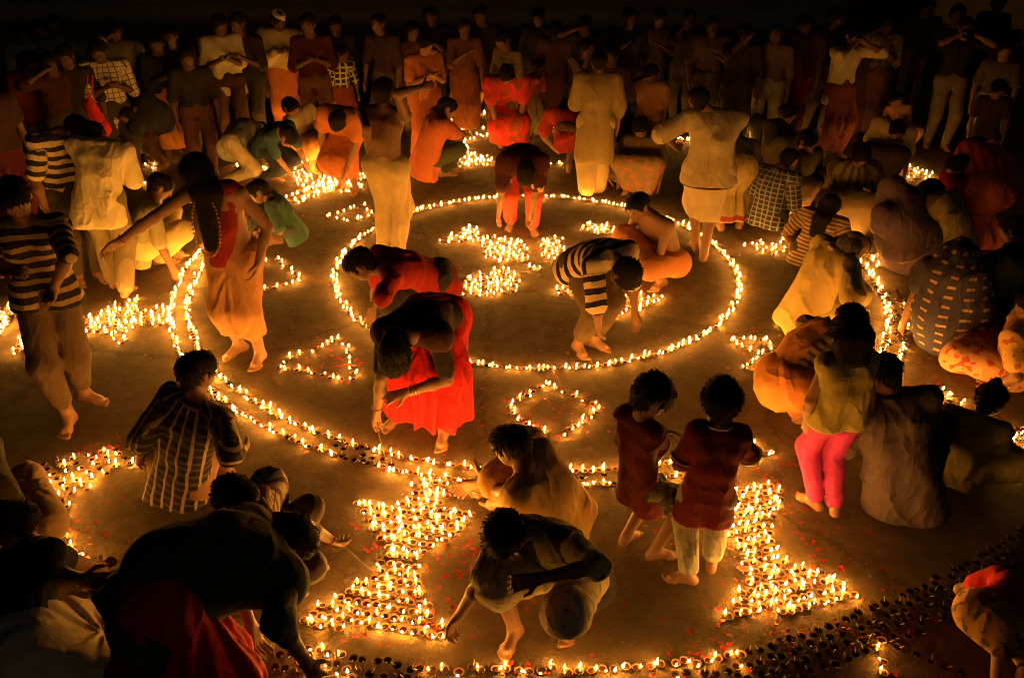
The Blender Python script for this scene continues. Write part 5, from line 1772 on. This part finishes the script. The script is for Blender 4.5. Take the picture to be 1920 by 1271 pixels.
FL_OFF = V(.0255, 0, .0138)
LEANS = [(.0, .0), (.004, .003), (-.005, .003), (.007, -.002), (-.003, -.004), (.010, .004)]
HEI = [.025, .029, .021, .027, .018, .034]
near_bowl = [mesh_np('clay_bowl', *bowl_geo(20), [m]) for m in (clay, clay_dark)]
near_oil = mesh_np('lamp_oil', *lathe([(.0003, .0072), (.019, .0072)], 16), [oil_mat])
near_wick = {l: mesh_np('wick', *wick_geo(6, l, a), [wick_mat]) for l, a in ((True, .6), (False, .7))}
near_flame = [mesh_np('flame', *flame_geo(10, 8, HEI[i], .0053 + .0005 * (i % 3), LEANS[i]), [flame_mat]) for i in range(6)]
inframe = []
rest = []
for L in LAMPS:
    px, py = to_px(L[0])
    if not (-60 < px < 1960 and py < 1420):
        continue
    (inframe if -4 < px < 1924 and py < 1272 else rest).append(L)
inframe.sort(key=lambda L: np.linalg.norm(L[0] - CAMP))
own, more = inframe[:298], inframe[298:] + rest
for q, lit, label in own:
    rz = rng.uniform(0, 2 * math.pi)
    s = rng.uniform(.82, .97)
    o = link('clay_lamp', near_bowl[int(rng.random() < (.35 if lit else .75))], loc=q + V(0, 0, .002))
    o.rotation_euler = (rng.normal(0, .04), rng.normal(0, .04), rz)
    o.scale = (s, s, s * rng.uniform(.9, 1.1))
    tag(o, label, 'oil lamp', 'lit clay oil lamps set on the ground' if lit else 'unlit clay oil lamps set on the ground')
    link('oil', near_oil, parent=o)
    w = link('wick', near_wick[bool(lit)], parent=o)
    w.rotation_euler.z = rng.normal(0, .3)
    if lit:
        f = link('flame', near_flame[rng.integers(6)], parent=w)
        f.location = FL_OFF
        f.rotation_euler.z = rng.normal(.2, .5) - rz
        k = rng.uniform(.7, 1.2)
        f.scale = (k, k, k * rng.uniform(.85, 1.2))

bv, bf = bowl_geo(10)
ov, of_ = lathe([(.0003, .0072), (.0195, .0072)], 8)
fls = [flame_geo(6, 5, HEI[i], .0058, LEANS[i]) for i in range(6)]
wl, wu = wick_geo(3, True, .6), wick_geo(3, False, .7)
av, af, am = [], [], []
nv = 0
def push(v, f, m):
    global nv
    av.append(v)
    af.append(f + nv)
    am.append(np.full(len(f), m))
    nv += len(v)
for q, lit, label in more:
    rz = rng.uniform(0, 2 * math.pi)
    c, s_ = math.cos(rz), math.sin(rz)
    M = np.array([[c, s_, 0], [-s_, c, 0], [0, 0, 1]]) * rng.uniform(.82, .97)
    o = q + V(0, 0, .002)
    push(bv @ M + o, bf, int(rng.random() < (.3 if lit else .75)))
    push(ov @ M + o, of_, 2)
    push((wl if lit else wu)[0] @ M + o, (wl if lit else wu)[1], 3)
    if lit:
        k = rng.uniform(.7, 1.2)
        v, f = fls[rng.integers(6)]
        push(v * V(k, k, k * rng.uniform(.85, 1.2)) + o + FL_OFF @ M, f, 4)
me = mesh_np('clay_lamps', np.concatenate(av), np.concatenate(af), [clay, clay_dark, oil_mat, wick_mat, flame_mat], midx=np.concatenate(am))
tag(link('clay_lamps', me), kind='stuff')
print('lamps', len(own), len(more), 'lit', sum(L[1] for L in own) + sum(L[1] for L in more))

# ------------------------------------------------------------------ petals and crumbs on the ground
def petals(name, spots, mats, size):
    vs, fs, mi = [], [], []
    n = 0
    for x, y, m in spots:
        s = size * rng.uniform(.6, 1.35)
        a = rng.uniform(0, 6.28)
        t = rng.normal(0, .3, 2)
        pts = [(-1, 0), (-.35, .55), (.5, .5), (1, 0), (.45, -.5), (-.4, -.5)]
        for u, w in pts:
            vs.append((x + s * (u * math.cos(a) - w * math.sin(a)), y + s * (u * math.sin(a) + w * math.cos(a)), .004 + s * (.28 * abs(u) + .15 * rng.random()) + abs(t[0]) * s * .4))
        vs.append((x, y, .004 + abs(t[1]) * s * .2))
        for i in range(6):
            fs.append((n + i, n + (i + 1) % 6, n + 6))
            mi.append(m)
        n += 7
    o = link(name, mesh_np(name, np.array(vs), np.array(fs), mats, midx=mi))
    tag(o, kind='stuff')


spots = []
def scatter(px, py, rad, n, m):
    c = G2(px, py)
    for _ in range(n):
        spots.append((c[0] + rng.normal(0, rad), c[1] + rng.normal(0, rad), m))
for a in ((205, 850, .12, 14), (160, 845, .1, 6), (1130, 640, .15, 6), (1235, 628, .05, 3), (600, 675, .16, 40), (1037, 775, .18, 60), (820, 925, .3, 14), (860, 1040, .12, 14), (700, 1000, .12, 8),
          (690, 1020, .06, 4), (815, 1120, .15, 22), (685, 1205, .06, 5), (880, 1050, .1, 8), (1280, 985, .12, 20), (1385, 915, .06, 8), (1395, 910, .1, 9), (1480, 940, .1, 10), (1380, 1060, .12, 18),
          (1370, 1185, .12, 12), (1450, 1190, .1, 12), (1550, 1060, .16, 22), (1560, 1170, .12, 8), (1690, 860, .2, 6), (1480, 865, .12, 10), (1705, 715, .2, 14), (1760, 700, .2, 8), (1880, 780, .1, 4),
          (1100, 1240, .25, 12), (1280, 1225, .12, 10), (1300, 1235, .08, 8), (1700, 1150, .3, 6), (1880, 890, .1, 6), (130, 1000, .12, 12), (180, 985, .15, 8), (900, 440, .5, 14), (1060, 500, .4, 12), (1400, 640, .12, 10),
          (265, 600, .3, 10), (930, 680, .3, 6), (1440, 670, .12, 8), (1600, 1230, .3, 14), (640, 690, .1, 10), (1430, 850, .2, 10), (340, 560, .25, 6)):
    scatter(*a[:3], a[3], 0)
    scatter(*a[:3], max(a[3] // 3, 1), 1)
for _ in range(420):
    spots.append((rng.uniform(-4, 4.6), rng.uniform(2.6, 12), int(rng.integers(0, 4))))
petals('flower_petals', spots, [plain('red_petal', (.55, .02, .02), .6), plain('rose_petal', (.45, .08, .08), .6), plain('marigold_petal', (.55, .28, .05), .6), plain('dry_leaf', (.3, .24, .15), .8)], .016)
crumbs = []
for _ in range(3200):
    crumbs.append((rng.uniform(-5, 5.4), rng.uniform(2.4, 14), int(rng.integers(0, 2))))
petals('litter', crumbs, [plain('straw_bit', (.33, .25, .14), .9), plain('dark_crumb', (.06, .045, .03), .9)], .007)

# ------------------------------------------------------------------ things held and worn
def find(txt):
    return [p for p in PEOPLE if txt in p['label']][0]


stick_mat = plain('match_wood', (.3, .2, .1), .8)
dark_stick = plain('charred_wood', (.03, .02, .015), .8)


def tip(p, g, k=.10):
    J = p['J']
    return J['wr'][g] + J['hd'][g] * k * J['s']


def taper(p, g, target, label, lit=False):
    a = tip(p, g, .12)
    b = np.asarray(target, float)
    a = a - nrm(b - a) * .03
    o = tube_obj('wick_stick', [a, (a + b) / 2, b], [.0035, .003, .0025], stick_mat if lit else dark_stick, base=a, n=6)
    tag(o, label, 'stick')
    if lit:
        f = link('flame', near_flame[2], parent=o)
        f.location = b - a - V(0, 0, .004)
        f.scale = (.8, .8, .8)


taper(find('woman in red sari and dark shawl'), 1, at_z(729, 883, .04), 'pale stick lighting a ring lamp below the red sari woman', True)
taper(find('boy in brown'), 1, at_z(706, 1076, .06), 'dark stick held over the big star by the boy in brown')
taper(find('bare shouldered man'), 1, at_z(903, 925, .08), 'dark curved stick in the right hand of the ochre cloth man')
taper(find('woman in huge dark kurta'), 1, at_z(632, 1264, .04), 'glowing stick held by the dark kurta woman at the bottom', True)
taper(find('man in red shirt leaning'), 1, at_z(664, 601, .04), 'thin stick touching the inner ring below the red shirt man', True)

phone_mat = plain('phone_black', (.012, .012, .014), .25)
screen_mat = plain('phone_glow', (.02, .02, .02), .2, emit=(.9, .55, .35, .35))


def slab(name, label, cat, c, xdir, n, w, h, t, mat, scr=None):
    xdir = nrm(xdir)
    n = nrm(n - xdir * float(n @ xdir))
    yd = np.cross(n, xdir)
    ch = .15 * w
    outl = [(-w / 2 + ch, -h / 2), (w / 2 - ch, -h / 2), (w / 2, -h / 2 + ch), (w / 2, h / 2 - ch), (w / 2 - ch, h / 2), (-w / 2 + ch, h / 2), (-w / 2, h / 2 - ch), (-w / 2, -h / 2 + ch)]
    vs = [xdir * x + yd * y + n * z for z in (-t / 2, t / 2) for x, y in outl]
    fs = [(i, (i + 1) % 8, 8 + (i + 1) % 8, 8 + i) for i in range(8)]
    for o in (0, 8):
        q = [(o, o + 1, o + 6, o + 7), (o + 1, o + 2, o + 5, o + 6), (o + 2, o + 3, o + 4, o + 5)]
        fs += [x[::-1] if o == 0 else x for x in q]
    ob = link(name, mesh_np(name, np.array(vs), np.array(fs), [mat], smooth=False), loc=c)
    tag(ob, label, cat)
    if scr:
        vs = [xdir * x * .9 + yd * y * .86 + n * (t / 2 + .001) for x, y in ((-w / 2, -h / 2), (w / 2, -h / 2), (w / 2, h / 2), (-w / 2, h / 2))]
        link('screen', mesh_np('screen', np.array(vs), np.array([(0, 1, 2, 3)]), [scr], smooth=False), parent=ob)
    return ob


for txt, g, lab in (('man in striped T-shirt and rolled', -1, 'dark phone in the hand of the striped T-shirt man at the left edge'),
                    ('man in short sleeved white shirt looking', 1, 'phone held by the short sleeved white shirt man at the back'),
                    ('man in white shirt and maroon lungi', -1, 'phone raised before the face of the maroon lungi man')):
    p = find(txt)
    J = p['J']
    c = tip(p, g, .11) + J['f'] * .02
    toface = nrm(J['head'] - c)
    slab('phone', lab, 'phone', c, J['sd'], toface, .07, .14, .01, phone_mat, screen_mat if 'short' in txt else None)
# camera of the man at the rear
p = find('man with a camera')
J = p['J']
c = J['head'] + J['hf'] * .16 - J['hu'] * .01
ob = slab('camera', 'black camera held at the eye of the man in grey trousers', 'camera', c, J['sd'], J['hf'], .14, .10, .07, phone_mat)
tube_obj('lens', [J['hf'] * .03, J['hf'] * .10, J['hf'] * .13], [.036, .036, .04], phone_mat, parent=ob, n=16)
# red carrier bag
p = find('woman with an earring')
bagm = fabric((.62, .03, .03), bump=.8)
bc = at_y(178, 218, find('man in white checked')['J']['base'][1] - .75)
v, q = sdf_mesh([cone(bc + V(-.03, 0, .12), bc + V(.04, 0, -.13), .06, .10, .05), cone(bc + V(0, 0, .12), bc + V(-.02, 0, .22), .03, .015, .03)], .014, amp=.02, freq=22, seed=2)
bag = link('carrier_bag', mesh_np('carrier_bag', v - bc, q, [bagm]), loc=bc)
tag(bag, 'crumpled red plastic carrier bag hanging below the white checked shirt', 'bag')
for o_ in (-.02, .03):
    tube_obj('handle', [V(o_, 0, .18), V(o_ + .01, 0, .30), V(o_ + .03, .02, .40)], .006, bagm, parent=bag, n=5)
# lamp in the hand of the man in cream shirt and of others
def hand_lamp(pos, label):
    o = link('clay_lamp', near_bowl[0], loc=pos)
    tag(o, label, 'oil lamp')
    link('oil', near_oil, parent=o)
    w = link('wick', near_wick[True], parent=o)
    f = link('flame', near_flame[1], parent=w)
    f.location = FL_OFF


p = find('man in cream shirt and folded')
hand_lamp(tip(p, 1, .12) + V(.02, 0, .03), 'burning clay lamp held up in the right hand of the cream shirted man')
p = find('person in dark T-shirt')
o = link('clay_lamp', near_bowl[1], loc=tip(p, 1, .10) + V(.02, .02, .03))
o.rotation_euler = (1.0, .4, 0)
tag(o, 'dark unlit clay lamp held out by the person at the bottom left', 'oil lamp')
link('oil', near_oil, parent=o)
# metal plate of the squatting bare chested man
p = find('bare chested young man')
pc = (tip(p, 1) + tip(p, -1)) / 2 + V(0, 0, -.03)
v, f = lathe([(.0005, 0), (.09, 0), (.115, .018), (.118, .018), (.093, -.004), (.0005, -.004)], 28)
tag(link('plate', mesh_np('plate', v, f, [plain('brass', (.45, .32, .14), .3, 1.0, var=.1)]), loc=pc), 'round brass plate held by the bare chested young man', 'plate')
# bead necklace, bangles, anklets, polo piping
p = find('bearded long haired')
J = p['J']
gold = plain('gold', (.7, .42, .14), .3, 1.0, var=.1)
beads = plain('mala_bead', (.45, .20, .08), .5)
cen = []
for i in range(46):
    t = i / 45
    a = t * 2 * math.pi
    x = math.sin(a) * .095
    z = -(1 - math.cos(a)) * .5 * .40
    cen.append(J['neck'] + J['sd'] * x + UP * (z + .03) + J['fr'] * (.135 + .06 * math.sin(t * math.pi)) - 0)
bead_ring(cen, .011, beads, 'bead_necklace', p['obj'], J['base'])
for txt, g, lab, rad in (('woman in red sari and dark shawl', 1, 'bangle', .034), ('woman in red sari and dark shawl', -1, 'bangle', .034), ('woman in huge dark kurta', 1, 'bangle', .036), ('bearded long haired', 1, 'bracelet', .033), ('boy in brown', 1, 'thread_bracelet', .031)):
    p = find(txt)
    J = p['J']
    d = J['hd'][g]
    d = nrm(J['wr'][g] - J['el'][g])
    u = nrm(np.cross(d, V(.1, .2, .97)))
    w = np.cross(d, u)
    for k in range(4 if lab == 'bangle' and g == -1 else 1):
        c = J['wr'][g] - d * (.02 + .016 * k)
        pts = [c + (u * math.cos(a) + w * math.sin(a)) * rad for a in np.linspace(0, 2 * math.pi, 17)]
        v, f = tube(pts, .004, 5, cap=False)
        link(lab, mesh_np(lab, v - J['base'], f, [gold if lab == 'bangle' else red]), parent=p['obj'])
p = find('woman in red sari and dark shawl')
J = p['J']
for g in (-1, 1):
    d = nrm(J['an'][g] - J['kn'][g])
    c = J['an'][g] - d * .03
    u = nrm(np.cross(d, V(.1, .9, .1)))
    w = np.cross(d, u)
    v, f = tube([c + (u * math.cos(a) + w * math.sin(a)) * .041 for a in np.linspace(0, 2 * math.pi, 17)], .0035, 5, cap=False)
    link('anklet', mesh_np('anklet', v - J['base'], f, [gold]), parent=p['obj'])
for txt in ('boy in red polo',):
    p = find(txt)
    J = p['J']
    pip = fabric((.6, .5, .38))
    for g in (-1, 1):
        a, e = J['sh'][g], J['el'][g]
        d = nrm(e - a)
        c = a + (e - a) * .80
        u = nrm(np.cross(d, V(.1, .2, .97)))
        w = np.cross(d, u)
        v, f = tube([c + (u * math.cos(t) + w * math.sin(t)) * .058 for t in np.linspace(0, 2 * math.pi, 17)], .005, 5, cap=False)
        link('sleeve_piping', mesh_np('sleeve_piping', v - J['base'], f, [pip]), parent=p['obj'])
    c = J['neck'] + J['sp'] * .012
    v, f = tube([c + (J['sd'] * math.cos(t) * .062 + J['fr'] * math.sin(t) * .058) - UP * .012 * math.sin(t) for t in np.linspace(0, 2 * math.pi, 21)], .007, 5, cap=False)
    link('collar', mesh_np('collar', v - J['base'], f, [pip]), parent=p['obj'])

p = find('man in cream shirt and folded')
J = p['J']
bl = J['pel'] - UP * .125
pts = [bl + (J['side'] * math.cos(t) * .235 + J['f'] * math.sin(t) * .165) for t in np.linspace(0, 2 * math.pi, 33)]
v, f = tube(pts, .010, 6, cap=False)
link('belt', mesh_np('belt', v - J['base'], f, [darkbrown]), parent=p['obj'])
